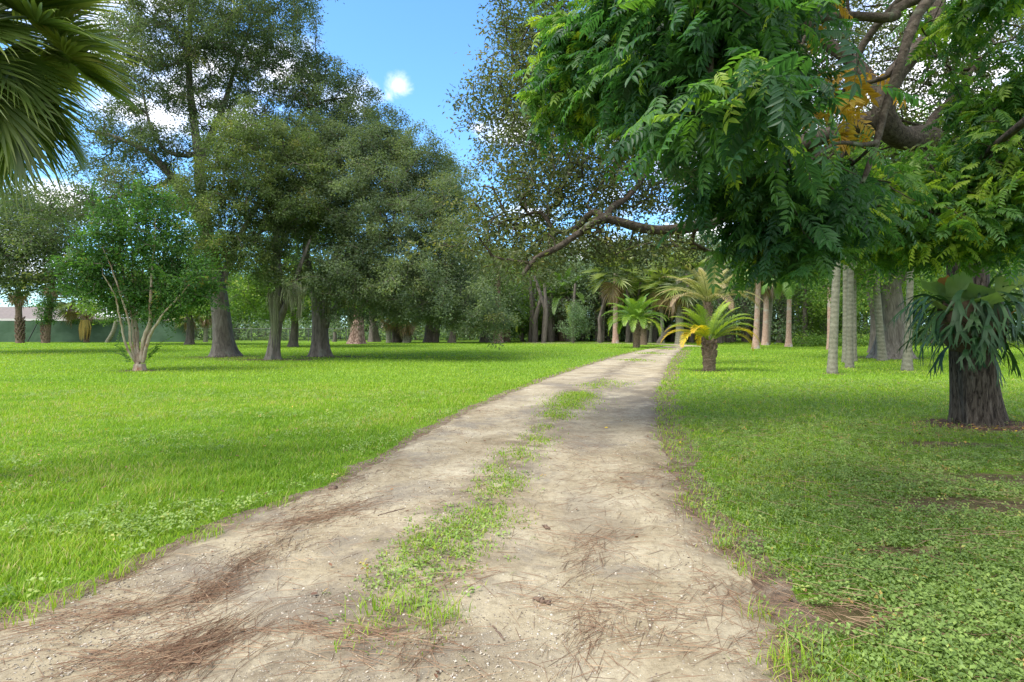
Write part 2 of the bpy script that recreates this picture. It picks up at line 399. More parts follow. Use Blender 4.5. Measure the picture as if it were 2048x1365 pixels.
def crown_points(ells, seed, dmin):
    g = rng_(seed + 900)
    L = []
    for c, r, n in ells:
        a = ell(g, c, r, n); v = (a - np.asarray(c)) / np.asarray(r); f1, f2 = g.normal(0, 3.2, (2, 3)); q_ = g.uniform(0, 6.28, 2); a = np.asarray(c) + (a - np.asarray(c)) * (1 + .26 * np.sin(v @ f1 + q_[0]) + .20 * np.sin(v @ f2 * 1.6 + q_[1]))[:, None]; k = g.random(len(a)) < .16; a[k] = np.asarray(c) + (a[k] - np.asarray(c)) * g.uniform(1.05, 1.4, (k.sum(), 1)); L.append(a)
    A = np.concatenate(L); g.shuffle(A)
    return thin(A, dmin)

# ---------------------------------------------------------------- palms
def pin_frond(mb, base, az, elev, L, N=34, droop=1.0, ll=.30, w=.022, tint=(.3, .35), vee=.5, g=None, mat=0, twist=0, hang=.25):
    """arching feather frond: rachis strip and two ranks of leaflets"""
    g = g or rng_(1); n = 14
    pts = [np.asarray(base, float)]; e = elev; ds = L / n
    h = np.array([math.cos(az), math.sin(az), 0])
    for i in range(n):
        pts.append(pts[-1] + ds * (h * math.cos(e) + np.array([0, 0, math.sin(e)])))
        e -= droop * (0.35 + 1.3 * i / n) / n
        e = max(e, -1.45)
    pts = np.array(pts); mb.tube(pts, np.linspace(.016, .003, n + 1) * (L / 1.6) ** .6, 4, tint[0], mat, False)
    ts = np.linspace(.13, .985, N); side = np.array([-h[1], h[0], 0])
    x = ts * n; i0 = np.minimum(x.astype(int), n - 1); f = (x - i0)[:, None]
    B = pts[i0] * (1 - f) + pts[i0 + 1] * f; tg = nrm(pts[i0 + 1] - pts[i0]); upv = np.cross(tg, side) * -1
    upv = np.where(upv[:, 2:3] < 0, -upv, upv) if elev > 0 else upv
    prof = np.sin(np.pi * np.clip(ts * .86 + .12, 0, 1)) ** .7
    for sg in (-1, 1):
        d = nrm(tg * (.55 + .5 * ts[:, None]) + side * sg * .9 + upv * vee + g.normal(0, .07, (N, 3)))
        Ln = (ll * L * prof * g.uniform(.85, 1.1, N))[:, None]
        wd = nrm(np.cross(d, upv)) * w * (L / 1.6) ** .5
        p1 = B + d * Ln * .55; d2 = nrm(d + np.array([0, 0, -hang]) * 1.6); p2 = p1 + d2 * Ln * .45
        V = np.stack([B - wd * .35, B + wd * .35, p1 + wd * .5, p1 - wd * .5, p2], 1).reshape(-1, 3)
        o = (np.arange(N) * 5)[:, None]
        tt = np.repeat(np.clip(tint[0] + (tint[1] - tint[0]) * ts + g.normal(0, .03, N), 0, 1), 5)
        k0 = mb.nv
        q = np.array([0, 1, 2, 3]) + o; tr = np.array([3, 2, 4]) + o
        mb.add(V, q, tt, mat)
        mb.l.append((tr + k0).ravel()); mb.n.append(np.full(N, 3)); mb.m.append(np.full(N, mat)); mb.sm.append(np.zeros(N, bool))

def fan_frond(mb, base, az, elev, pet, Rb, nseg=44, droop=.7, tint=.4, g=None, spread=2.0, mat=0, w=.05, fil=0.3, petmat=1, split=.45):
    """fan leaf: petiole and a pleated blade whose segments hang at the tips"""
    g = g or rng_(1); h = np.array([math.cos(az), math.sin(az), 0.]); side = np.array([-h[1], h[0], 0])
    n = 6; p = np.asarray(base, float); pts = [p]; e = elev
    for i in range(n):
        p = p + pet / n * (h * math.cos(e) + np.array([0, 0, math.sin(e)])); pts.append(p); e -= droop * .5 / n
    pts = np.array(pts); mb.tube(pts, np.linspace(.022, .012, n + 1), 4, .5, petmat, False)
    ax = h * math.cos(e) + np.array([0, 0, math.sin(e)]); upv = nrm(np.cross(side, ax)); upv = upv if upv[2] > 0 else -upv
    hub = pts[-1]; K = 6
    th = np.linspace(-spread, spread, nseg) + g.normal(0, .012, nseg)
    # costa curves down: hub point of central segments lies farther out
    Ln = Rb * (.62 + .38 * np.cos(th * .75)) * g.uniform(.9, 1.08, nseg)
    hubs = hub + np.outer(np.cos(th).clip(0) ** 2 * Rb * .22, ax) - np.outer(np.cos(th).clip(0) ** 2 * Rb * .05, upv)
    d0 = np.outer(np.cos(th), ax) + np.outer(np.sin(th), side) + np.outer(.28 * np.abs(np.sin(th)) , upv)
    d0 = nrm(d0)
    V = []; d = d0.copy(); q = hubs.copy(); dr = droop * g.uniform(.7, 1.3, nseg)[:, None]
    wv = nrm(np.cross(d0, upv)) ; wv = nrm(wv + upv * np.where(np.arange(nseg) % 2, .55, -.55)[:, None])
    prof = [.3, .8, 1.0, .8, .5, .22, .03]
    for i in range(K + 1):
        ww = wv * w * .5 * prof[i]
        V.append(q - ww); V.append(q + ww)
        q = q + d * Ln[:, None] / K
        d = nrm(d + np.array([0, 0, -1.]) * dr * (.04 + .5 * max(0, i / K - split) ** 1.0) )
    V = np.stack(V, 1)  # nseg, 2(K+1), 3
    m = 2 * (K + 1); o = (np.arange(nseg) * m)[:, None, None]
    fq = np.array([[2 * i, 2 * i + 1, 2 * i + 3, 2 * i + 2] for i in range(K)])[None] + o
    base_t = tint + g.normal(0, .06, nseg)
    tt = np.clip(base_t[:, None] + np.linspace(-.05, 1, m)[None] ** 3 * fil, 0, 1)
    mb.add(V.reshape(-1, 3), fq.reshape(-1, 4), tt.ravel(), mat)

def trunk_tube(mb, pts, r0, r1, flare=1.3, sides=16, n=26, rough=.03, seed=0, bulge=0):
    g = rng_(seed); Q = spline(np.asarray(pts, float), n); t = np.linspace(0, 1, n)
    rr = (r0 + (r1 - r0) * t) * (1 + (flare - 1) * np.exp(-t * n * .35)) * (1 + bulge * np.sin(np.pi * t))
    Q[0, 2] -= .08
    mb.tube(Q, rr, sides, .5, 0, True, 1 + g.normal(0, rough, (n, sides)))
    return Q
def boots(mb, c, r, z0, z1, n, g, size=.16, mat=0, axis=None):
    """old leaf bases round a palm trunk"""
    for i in range(n):
        z = z0 + (z1 - z0) * i / n; a = i * 2.4; d = np.array([math.cos(a), math.sin(a), 0])
        p = np.array(c) + d * r * .85 + np.array([0, 0, z]); q = p + d * size * .55 + np.array([0, 0, size * g.uniform(.7, 1.2)])
        mb.tube([p, (p + q) / 2 + d * .02, q], [size * .34, size * .28, size * .13], 5, .5, mat)

def crown_mesh_pinnate(seed, nf, L, el=(1.3, -.3), droop=(1.0, 1.8), tint=(.25, .35), old=0, N=30, ll=.28, w=.03, dead=0, vee=.35, hang=.3):
    g = rng_(seed); mb = MB()
    for i in range(nf):
        u = i / max(nf - 1, 1); az = i * 2.399 + g.normal(0, .15)
        t0 = tint[0] + g.normal(0, .04); t1 = tint[1] + g.normal(0, .04)
        if u > 1 - old: t0 += .25; t1 += .42
        if u > 1 - dead: t0, t1 = .97, 1.0
        pin_frond(mb, (math.cos(az) * .05, math.sin(az) * .05, 0), az, el[0] + (el[1] - el[0]) * u + g.normal(0, .08), L * g.uniform(.85, 1.1) * (.75 + .25 * min(1, u * 3)), N,
                  droop[0] + (droop[1] - droop[0]) * u, ll, w, (t0, t1), vee, g, 0, hang=hang)
    return mb
def crown_mesh_fan(seed, nf, pet, Rb, el=(1.3, -.9), tint=.4, dead=0.15, nseg=26, w=.09):
    g = rng_(seed); mb = MB()
    for i in range(nf):
        u = i / max(nf - 1, 1); az = i * 2.399 + g.normal(0, .15)
        tt = tint + g.normal(0, .07); 
        if u > 1 - dead: tt = .9 + g.uniform(0, .1)
        fan_frond(mb, (0, 0, 0), az, el[0] + (el[1] - el[0]) * u, pet * g.uniform(.8, 1.15), Rb * g.uniform(.85, 1.1), nseg, .5 + .5 * u + (.8 if u > 1 - dead else 0), tt, g, 1.9, 0, w, .2, 1)
    return mb
# ---------------------------------------------------------------- world, sun, camera
SUN_EL, SUN_AZ = 57.0, math.atan2(-.30, -.55)      # sun up on the left, a little behind the eye
sd = np.array([math.cos(R(SUN_EL)) * math.cos(SUN_AZ), math.cos(R(SUN_EL)) * math.sin(SUN_AZ), math.sin(R(SUN_EL))])
W = bpy.data.worlds.new('World'); SC.world = W; W.use_nodes = True
nt = W.node_tree; ns = nt.nodes; lk = nt.links; ns.clear()
sky = ns.new('ShaderNodeTexSky'); sky.sky_type = 'NISHITA'; sky.sun_disc = False
sky.sun_elevation = R(SUN_EL); sky.sun_rotation = math.atan2(sd[0], sd[1]); sky.air_density = 1.0; sky.dust_density = .6; sky.ozone_density = 1.6
tc = ns.new('ShaderNodeTexCoord')
hs = node(ns, 'ShaderNodeMix', data_type='RGBA', blend_type='MULTIPLY'); hs.inputs[0].default_value = 1; hs.inputs[7].default_value = (.60, .93, 1.22, 1)
lk.new(sky.outputs[0], hs.inputs[6])
def blob(px, py, r, flat=1.6):
    d = P(px, py, 1.0) - np.array([0, 0, H]); d = d / np.linalg.norm(d)
    sb = node(ns, 'ShaderNodeVectorMath', operation='SUBTRACT'); lk.new(tc.outputs['Generated'], sb.inputs[0]); sb.inputs[1].default_value = tuple(d)
    ml = node(ns, 'ShaderNodeVectorMath', operation='MULTIPLY'); lk.new(sb.outputs[0], ml.inputs[0]); ml.inputs[1].default_value = (1 / r, 1 / r, flat / r)
    ln = node(ns, 'ShaderNodeVectorMath', operation='LENGTH'); lk.new(ml.outputs[0], ln.inputs[0])
    s = node(ns, 'ShaderNodeMath', operation='SUBTRACT'); s.inputs[0].default_value = 1; lk.new(ln.outputs['Value'], s.inputs[1])
    return s.outputs[0]
blobs = [blob(250, 60, .15, 1.2), blob(400, 190, .13, 1.5), blob(560, 150, .10), blob(690, 195, .07, 1.5), blob(792, 168, .024, .8), blob(290, 225, .08), blob(120, 415, .11, 2.2), blob(20, 520, .13),
         blob(1020, 262, .07, 2.2), blob(960, 255, .03, 2.2), blob(1060, 425, .07, 2.4), blob(1190, 500, .09, 2.6), blob(1400, 470, .10, 2.4), blob(1550, 250, .30, 1.5), blob(1850, 150, .35, 1.2), blob(950, 560, .12, 2.5)]
def fill_cloud(d, r):
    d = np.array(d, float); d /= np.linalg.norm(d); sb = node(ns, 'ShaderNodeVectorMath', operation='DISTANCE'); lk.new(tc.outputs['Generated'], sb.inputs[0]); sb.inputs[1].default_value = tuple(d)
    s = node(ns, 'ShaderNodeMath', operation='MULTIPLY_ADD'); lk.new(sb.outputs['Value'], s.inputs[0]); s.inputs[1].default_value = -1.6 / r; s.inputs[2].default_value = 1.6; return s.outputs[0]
blobs += [fill_cloud((0, -.25, 1), .78), fill_cloud((0, -1, .35), 1.15), fill_cloud((1, -.1, .5), .62), fill_cloud((-1, -.2, .55), .62)]   # unseen cloud added overhead, behind and beside for whiter fill light
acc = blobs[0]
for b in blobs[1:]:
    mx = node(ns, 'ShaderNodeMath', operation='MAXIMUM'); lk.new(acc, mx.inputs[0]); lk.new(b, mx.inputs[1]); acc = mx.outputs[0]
mp = ns.new('ShaderNodeMapping'); mp.inputs['Scale'].default_value = (1, 1, 1.7); lk.new(tc.outputs['Generated'], mp.inputs[0])
nz = node(ns, 'ShaderNodeTexNoise', Scale=13.0, Detail=9.0, Roughness=.6, Distortion=.3); lk.new(mp.outputs[0], nz.inputs['Vector'])
n1 = node(ns, 'ShaderNodeMath', operation='MULTIPLY_ADD'); lk.new(nz.outputs['Fac'], n1.inputs[0]); n1.inputs[1].default_value = 2.4; n1.inputs[2].default_value = -1.12
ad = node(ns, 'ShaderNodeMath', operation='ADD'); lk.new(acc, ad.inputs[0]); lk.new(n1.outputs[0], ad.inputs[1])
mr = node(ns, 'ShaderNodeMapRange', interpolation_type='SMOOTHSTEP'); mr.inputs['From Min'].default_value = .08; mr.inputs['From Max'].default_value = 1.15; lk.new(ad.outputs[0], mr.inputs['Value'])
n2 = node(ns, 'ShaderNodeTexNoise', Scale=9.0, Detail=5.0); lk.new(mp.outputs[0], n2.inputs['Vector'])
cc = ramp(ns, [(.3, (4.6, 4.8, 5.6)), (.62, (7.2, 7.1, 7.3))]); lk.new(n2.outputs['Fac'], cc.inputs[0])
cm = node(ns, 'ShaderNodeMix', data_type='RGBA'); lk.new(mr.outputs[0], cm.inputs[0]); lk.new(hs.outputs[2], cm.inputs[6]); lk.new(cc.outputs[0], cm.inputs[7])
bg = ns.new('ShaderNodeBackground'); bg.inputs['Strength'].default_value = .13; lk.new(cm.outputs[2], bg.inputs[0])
wo = ns.new('ShaderNodeOutputWorld'); lk.new(bg.outputs[0], wo.inputs[0])

sl = bpy.data.lights.new('sun', 'SUN'); sl.energy = 2.6; sl.angle = R(36); sl.color = (1, .95, .86)
so = bpy.data.objects.new('sun', sl); COL.objects.link(so); so.rotation_euler = Vector(-sd).to_track_quat('-Z', 'Y').to_euler(); so.location = (0, 0, 40)

cam = bpy.data.cameras.new('camera'); co = bpy.data.objects.new('camera', cam); COL.objects.link(co); SC.camera = co
co.location = (0, 0, H); co.rotation_euler = (R(90), 0, 0); cam.sensor_width = 36; cam.lens = 36 * F / 2048; cam.shift_y = -(682.5 - HY) / 2048; cam.clip_end = 2000; cam.clip_start = .05
SC.view_settings.view_transform = 'Standard'; SC.view_settings.look = 'None'; SC.view_settings.exposure = 1.32; SC.view_settings.gamma = 1
cy = SC.cycles; cy.max_bounces = 7; cy.diffuse_bounces = 4; cy.glossy_bounces = 2; cy.transmission_bounces = 4; cy.transparent_max_bounces = 4
cy.use_denoising = True; cy.denoising_prefilter = 'NONE'; cy.denoising_input_passes = 'RGB_ALBEDO_NORMAL'; cy.caustics_reflective = False; cy.caustics_refractive = False; cy.use_adaptive_sampling = True; cy.adaptive_threshold = .01

# ---------------------------------------------------------------- driveway edges (measured on the ground)
LE = [(-60, 1300), (0, 1262), (100, 1212), (200, 1172), (300, 1128), (400, 1085), (500, 1038), (590, 1003), (650, 983), (735, 940), (800, 903), (860, 866), (950, 818), (1030, 783), (1105, 755), (1170, 733), (1230, 714), (1290, 700), (1330, 693.5)]
RE = [(1600, 1380), (1565, 1310), (1530, 1255), (1490, 1180), (1440, 1100), (1400, 1050), (1362, 1000), (1340, 950), (1326, 905), (1316, 860), (1312, 820), (1315, 790), (1322, 765), (1332, 742), (1341, 722), (1352, 708), (1366, 697), (1372, 693.5)]
le = np.array([G(*p)[:2] for p in LE]); re_ = np.array([G(*p)[:2] for p in RE])
le = np.vstack([[[-3.75, 1.2], [-3.2, 2.2]], le]); re_ = np.vstack([[[1.0, 1.2], [1.15, 2.2]], re_])
def xl(Y): return np.interp(Y, le[:, 1], le[:, 0])
def xr(Y): return np.interp(Y, re_[:, 1], re_[:, 0])
def edge_jit(Y, s): return (fbm(np.asarray(Y) * 2.2 + s, np.asarray(Y) * 0 + s, 5) - .5) * .26 + (fbm(np.asarray(Y) * 9 + s, np.asarray(Y) * 0 + s, 6) - .5) * .12
def in_drive(x, y, m=0.0):
    e1 = xl(y) + edge_jit(y, 3.3) + m; e2 = xr(y) + edge_jit(y, 9.1) - m
    far = ((y > 55.6) & (y < 57.4) & (x > 2) & (x < 12)) | ((y > 46.5) & (y < 55.6) & (x > 12.6) & (x < 15))
    return ((x > e1) & (x < e2) & (y < 47.5)) | far

# lawn: one sheet to the horizon
mb = MB()
xs = np.concatenate([np.array([-900, -400, -200, -120]), np.linspace(-80, 80, 65), np.array([120, 200, 400, 900])]); ys = np.concatenate([[-300, -60, -20], np.linspace(-6, 100, 70), [140, 250, 500, 1200]])
XX, YY = np.meshgrid(xs, ys, indexing='ij'); V = np.stack([XX, YY, 0 * XX], -1).reshape(-1, 3); ny = len(ys)
i = np.arange(len(xs) - 1)[:, None] * ny; j = np.arange(ny - 1)[None, :]
mb.add(V, np.stack([i + j, i + ny + j, i + ny + j + 1, i + j + 1], -1).reshape(-1, 4), .5, 0, True)
m, nt, ns, lk = new_mat('lawn_ground')
tc = ns.new('ShaderNodeTexCoord'); pos = tc.outputs['Object']
def noise(s, d=5.0, r=.6, stretch=None, dist=0.0):
    v = pos
    if stretch:
        q = ns.new('ShaderNodeMapping'); q.inputs['Scale'].default_value = stretch; lk.new(pos, q.inputs[0]); v = q.outputs[0]
    n = node(ns, 'ShaderNodeTexNoise', Scale=s, Detail=d, Roughness=r, Distortion=dist); lk.new(v, n.inputs['Vector']); return n.outputs['Fac']
def mixc(f, a, b, bt='MIX'):
    q = node(ns, 'ShaderNodeMix', data_type='RGBA', blend_type=bt)
    for s, k in ((f, 0), (a, 6), (b, 7)):
        if isinstance(s, (int, float)): q.inputs[k].default_value = s
        elif isinstance(s, tuple): q.inputs[k].default_value = s + (1,)
        else: lk.new(s, q.inputs[k])
    return q.outputs[2]
def math_(op, a, b=None, c=None):
    q = node(ns, 'ShaderNodeMath', operation=op)
    for k, s in enumerate((a, b, c)):
        if s is None: continue
        if isinstance(s, (int, float)): q.inputs[k].default_value = s
        else: lk.new(s, q.inputs[k])
    return q.outputs[0]
def sstep(v, a, b):
    q = node(ns, 'ShaderNodeMapRange', interpolation_type='SMOOTHSTEP'); q.inputs['From Min'].default_value = a; q.inputs['From Max'].default_value = b; lk.new(v, q.inputs['Value']); return q.outputs[0]
def dist2(p, sx=1, sy=1):
    a = node(ns, 'ShaderNodeVectorMath', operation='SUBTRACT'); lk.new(pos, a.inputs[0]); a.inputs[1].default_value = (p[0], p[1], 0)
    b = node(ns, 'ShaderNodeVectorMath', operation='MULTIPLY'); lk.new(a.outputs[0], b.inputs[0]); b.inputs[1].default_value = (1 / sx, 1 / sy, 0)
    c = node(ns, 'ShaderNodeVectorMath', operation='LENGTH'); lk.new(b.outputs[0], c.inputs[0]); return c.outputs['Value']
g1 = ramp(ns, [(.25, (.08, .165, .014)), (.5, (.13, .25, .018)), (.75, (.20, .33, .026))]); lk.new(noise(.55, 8, .68), g1.inputs[0])
g2 = ramp(ns, [(.3, (.55, .55, .5)), (.6, (1.05, 1.05, 1.0))]); lk.new(noise(9., 8, .7, (1, .6, 1)), g2.inputs[0])
col = mixc(1.0, g1.outputs[0], g2.outputs[0], 'MULTIPLY')
soiln = noise(1.3, 7, .65); soilf = noise(14., 8, .7)
sc_ = ramp(ns, [(.3, (.045, .028, .018)), (.55, (.12, .075, .05)), (.8, (.24, .17, .12))]); lk.new(soilf, sc_.inputs[0])
# worn earth under the near tree and in patches to the right of the drive
tb = G(1955, 850)
d = math_('ADD', dist2(tb + np.array([.1, -.05, 0]), 1.25, .75), math_('MULTIPLY', math_('SUBTRACT', soiln, .5), 1.6))
k1 = math_('SUBTRACT', 1.0, sstep(d, .75, 1.1))
pt = [G(1860, 890), G(2040, 960), G(1980, 1010), G(1700, 1240), G(1820, 1110), G(1500, 1200)]
acc = k1
for p, sx, sy in zip(pt, (1.1, .7, .9, .35, .35, .3), (.28, .3, .3, .2, .15, .2)):
    d = math_('ADD', dist2(p, sx, sy), math_('MULTIPLY', math_('SUBTRACT', soiln, .5), 2.6))
    acc = math_('MAXIMUM', acc, math_('MULTIPLY', math_('SUBTRACT', 1.0, sstep(d, .6, 1.2)), .85))
for p, sx, sy in ((G(447, 715), 2.0, 1.5), (G(550, 720), 3.0, 1.1), (G(660, 714), 2.6, 1.3), (G(1775, 716), 2.6, 1.6), (G(713, 688), 1.6, 1.6), (G(279, 742), .75, .55), (G(1418, 742), .6, .4), (G(1664, 748), .5, .35), (G(1699, 736), .5, .35)):
    d = math_('ADD', dist2(p, sx, sy), math_('MULTIPLY', math_('SUBTRACT', soiln, .5), 1.2))
    acc = math_('MAXIMUM', acc, math_('MULTIPLY', math_('SUBTRACT', 1.0, sstep(d, .7, 1.15)), .75))
# soil showing between the sward close up
gap = sstep(noise(22., 6, .7), .46, .62)
acc = math_('MAXIMUM', acc, math_('MULTIPLY', gap, .5))
col = mixc(acc, col, sc_.outputs[0])
b = node(ns, 'ShaderNodeBsdfPrincipled', Roughness=.95); b.inputs['Specular IOR Level'].default_value = .1; lk.new(col, b.inputs['Base Color'])
bp = node(ns, 'ShaderNodeBump', Strength=.8, Distance=.05); lk.new(noise(18., 8, .75), bp.inputs['Height']); lk.new(bp.outputs[0], b.inputs['Normal'])
o = ns.new('ShaderNodeOutputMaterial'); lk.new(b.outputs[0], o.inputs[0])
lawn = link('lawn', mb.mesh('lawn', m)); lawn['kind'] = 'structure'

# driveway: sandy track with two wheel ruts
Ys = np.concatenate([1.2 + (47.0 - 1.2) * np.linspace(0, 1, 420) ** 2.0]); NU = 72
u = np.linspace(0, 1, NU)
L = xl(Ys) + edge_jit(Ys, 3.3); Rr = xr(Ys) + edge_jit(Ys, 9.1)
XX = L[:, None] + (Rr - L)[:, None] * u[None]; YY = np.repeat(Ys[:, None], NU, 1)
ew = np.minimum(u, 1 - u)[None]
rut = -.028 * np.exp(-((u - .24) / .13) ** 2) - .028 * np.exp(-((u - .74) / .13) ** 2)
ZZ = .034 + rut[None] + .022 * (fbm(XX * 2.4, YY * 2.4, 11) - .5) + .012 * (fbm(XX * 11, YY * 11, 12) - .5)
ZZ = np.maximum(ZZ * np.clip(ew / .05, 0, 1), .005) + 0 * XX
mb = MB(); V = np.stack([XX, YY, ZZ], -1).reshape(-1, 3)
i = np.arange(len(Ys) - 1)[:, None] * NU; j = np.arange(NU - 1)[None, :]
mb.add(V, np.stack([i + j, i + j + 1, i + NU + j + 1, i + NU + j], -1).reshape(-1, 4), np.tile(u, len(Ys)), 0, True)
# its bend to the left before the wood
cen = spline([(14.0, 46.6, 0), (14.2, 49.5, 0), (13.4, 53, 0), (10.5, 55.6, 0), (6, 56.6, 0), (1, 57, 0)], 60); tg = nrm(np.gradient(cen, axis=0)); sdv = np.stack([tg[:, 1], -tg[:, 0], 0 * tg[:, 0]], 1)
w2 = np.array([-1.0, -.5, 0, .5, 1.0]); V = cen[:, None] + sdv[:, None] * w2[None, :, None] * .8; V[..., 2] = .0075
i = np.arange(59)[:, None] * 5; j = np.arange(4)[None]
mb.add(V.reshape(-1, 3), np.stack([i + j, i + j + 1, i + 6 + j, i + 5 + j], -1).reshape(-1, 4), np.tile([.2, .25, .3, .25, .2], 60), 0, True)
m, nt, ns, lk = new_mat('sand_track'); tc = ns.new('ShaderNodeTexCoord'); pos = tc.outputs['Object']
at = node(ns, 'ShaderNodeAttribute', attribute_name='tint')
a1 = ramp(ns, [(.25, (.172, .135, .082)), (.45, (.308, .258, .172)), (.6, (.392, .34, .24)), (.75, (.49, .437, .325))]); lk.new(noise(1.1, 9, .66), a1.inputs[0])
a2 = ramp(ns, [(.33, (.60, .57, .53)), (.5, (.97, .97, .96)), (.68, (1.16, 1.15, 1.13))]); lk.new(noise(20., 9, .82), a2.inputs[0])
col = mixc(1.0, a1.outputs[0], a2.outputs[0], 'MULTIPLY')
# grey packed fines, darker dirt in the middle and at the rims
gf = math_('MULTIPLY', sstep(noise(.75, 6, .7, None, .5), .50, .64), .65); col = mixc(gf, col, (.17, .15, .125))
mid = math_('SUBTRACT', 1.0, sstep(math_('ABSOLUTE', math_('SUBTRACT', at.outputs['Fac'], .47)), .02, .17))
rim = sstep(math_('ABSOLUTE', math_('SUBTRACT', at.outputs['Fac'], .5)), .40, .5)
dm = math_('MULTIPLY', math_('MAXIMUM', mid, rim), sstep(noise(3.2, 8, .7), .38, .62)); col = mixc(math_('MULTIPLY', dm, .75), col, (.105, .08, .056))
gd = math_('MULTIPLY', sstep(dist2(G(1230, 790), 1.6, 4.5), 1.3, .4), sstep(noise(2.0, 7, .7, (1, .5, 1)), .35, .6)); col = mixc(math_('MULTIPLY', gd, .6), col, (.11, .092, .075))
vo = node(ns, 'ShaderNodeTexVoronoi', Scale=46.0); lk.new(pos, vo.inputs['Vector'])
for pq, sx, sy, am in ((G(630, 1225), .42, .35, .6), (G(1190, 1040), .32, .9, .45), (G(1170, 880), .5, 1.3, .4), (G(430, 1150), .5, .35, .45), (G(1010, 1320), .4, .2, .4)):
    dd_ = math_('ADD', dist2(pq, sx, sy), math_('MULTIPLY', math_('SUBTRACT', noise(3.0, 7, .7), .5), 2.4)); col = mixc(math_('MULTIPLY', math_('SUBTRACT', 1.0, sstep(dd_, .4, 1.2)), am), col, (.155, .128, .098))
stn = math_('MULTIPLY', sstep(noise(4.5, 9, .72, None, .8), .52, .68), .55); col = mixc(stn, col, (.19, .145, .095))
sp = math_('MULTIPLY', math_('SUBTRACT', 1.0, sstep(vo.outputs['Distance'], .10, .26)), sstep(noise(2.3, 5, .6), .48, .60)); col = mixc(math_('MULTIPLY', sp, .7), col, (.44, .40, .34))
b = node(ns, 'ShaderNodeBsdfPrincipled', Roughness=.95); b.inputs['Specular IOR Level'].default_value = .1; lk.new(col, b.inputs['Base Color'])
hh = math_('ADD', math_('MULTIPLY', noise(30., 8, .75), 1.0), math_('MULTIPLY', sp, .5))
bp = node(ns, 'ShaderNodeBump', Strength=.7, Distance=.02); lk.new(hh, bp.inputs['Height']); lk.new(bp.outputs[0], b.inputs['Normal'])
o = ns.new('ShaderNodeOutputMaterial'); lk.new(b.outputs[0], o.inputs[0])
drive = link('driveway', mb.mesh('driveway', m)); drive['kind'] = 'structure'

mb = MB(); Yv = Ys[Ys < 40]; nv = 9
for sg, E0, wv in ((-1, L[: len(Yv)], .26), (1, Rr[: len(Yv)], .46)):
    wid = wv * (.35 + 1.3 * fbm(Yv * 1.7, Yv * 0 + 3 + sg, 71)) * (.6 + .02 * Yv)
    tt = np.linspace(-.18, 1, nv); X_ = E0[:, None] + sg * wid[:, None] * tt[None]; Z_ = np.full_like(X_, .0035); V = np.stack([X_, np.repeat(Yv[:, None], nv, 1), Z_], -1).reshape(-1, 3)
    i = np.arange(len(Yv) - 1)[:, None] * nv; j = np.arange(nv - 1)[None]; q = np.stack([i + j, i + j + 1, i + nv + j + 1, i + nv + j], -1).reshape(-1, 4)
    mb.add(V, q if sg > 0 else q[:, ::-1].copy(), .5, 0, True)
m, nt, ns, lk = new_mat('verge_earth'); tc = ns.new('ShaderNodeTexCoord'); pos = tc.outputs['Object']
v1 = ramp(ns, [(.3, (.08, .055, .038)), (.5, (.17, .125, .088)), (.7, (.31, .26, .195))]); lk.new(noise(6., 9, .75), v1.inputs[0])
b = node(ns, 'ShaderNodeBsdfPrincipled', Roughness=.95); b.inputs['Specular IOR Level'].default_value = .1; lk.new(v1.outputs[0], b.inputs['Base Color'])
bp = node(ns, 'ShaderNodeBump', Strength=.8, Distance=.03); lk.new(noise(30., 8, .75), bp.inputs['Height']); lk.new(bp.outputs[0], b.inputs['Normal'])
o = ns.new('ShaderNodeOutputMaterial'); lk.new(b.outputs[0], o.inputs[0])
verge = link('bare_verge', mb.mesh('bare_verge', m)); verge['kind'] = 'structure'

def ground_z(x, y):
    uu = (x - xl(y)) / np.maximum(xr(y) - xl(y), .1); ins = (uu > 0) & (uu < 1)
    rt = -.028 * np.exp(-((uu - .24) / .13) ** 2) - .028 * np.exp(-((uu - .74) / .13) ** 2)
    z = .034 + rt + .022 * (fbm(x * 2.4, y * 2.4, 11) - .5) + .012 * (fbm(x * 11, y * 11, 12) - .5)
    return np.where(ins, np.maximum(z * np.clip(np.minimum(uu, 1 - uu) / .05, 0, 1), .005), .0)

# ---------------------------------------------------------------- grass and ground cover
BL3 = Tpl([(-.5, 0, 0), (.5, 0, 0), (.38, .10, .5), (-.38, .10, .5), (0, .42, 1)], [(0, 1, 2, 3), (3, 2, 4)])
BL1 = Tpl([(-.5, 0, 0), (.5, 0, 0), (.1, .3, 1)], [(0, 1, 2)])
def blades(mb, x, y, h, w, tint, g, T, z=0):
    n = len(x); a = g.uniform(0, 2 * np.pi, n); ln = g.uniform(.3, 3.2, n)
    c, s = np.cos(a), np.sin(a); Mx = np.zeros((n, 3, 3))
    Mx[:, 0, 0] = c * w; Mx[:, 1, 0] = s * w; Mx[:, 0, 1] = -s * h * ln; Mx[:, 1, 1] = c * h * ln; Mx[:, 2, 2] = h
    mb.inst(T, np.stack([x, y, np.broadcast_to(z, (n,)) - .004], 1), Mx, tint)
def sample_ground(n, y0, y1, ex, g, side=.95):
    # density per square metre falls with distance
    t = g.random(n); k = 2 - ex
    y = (y0 ** k + t * (y1 ** k - y0 ** k)) ** (1 / k)
    return g.uniform(-1, 1, n) * (side * y + 1.1), y
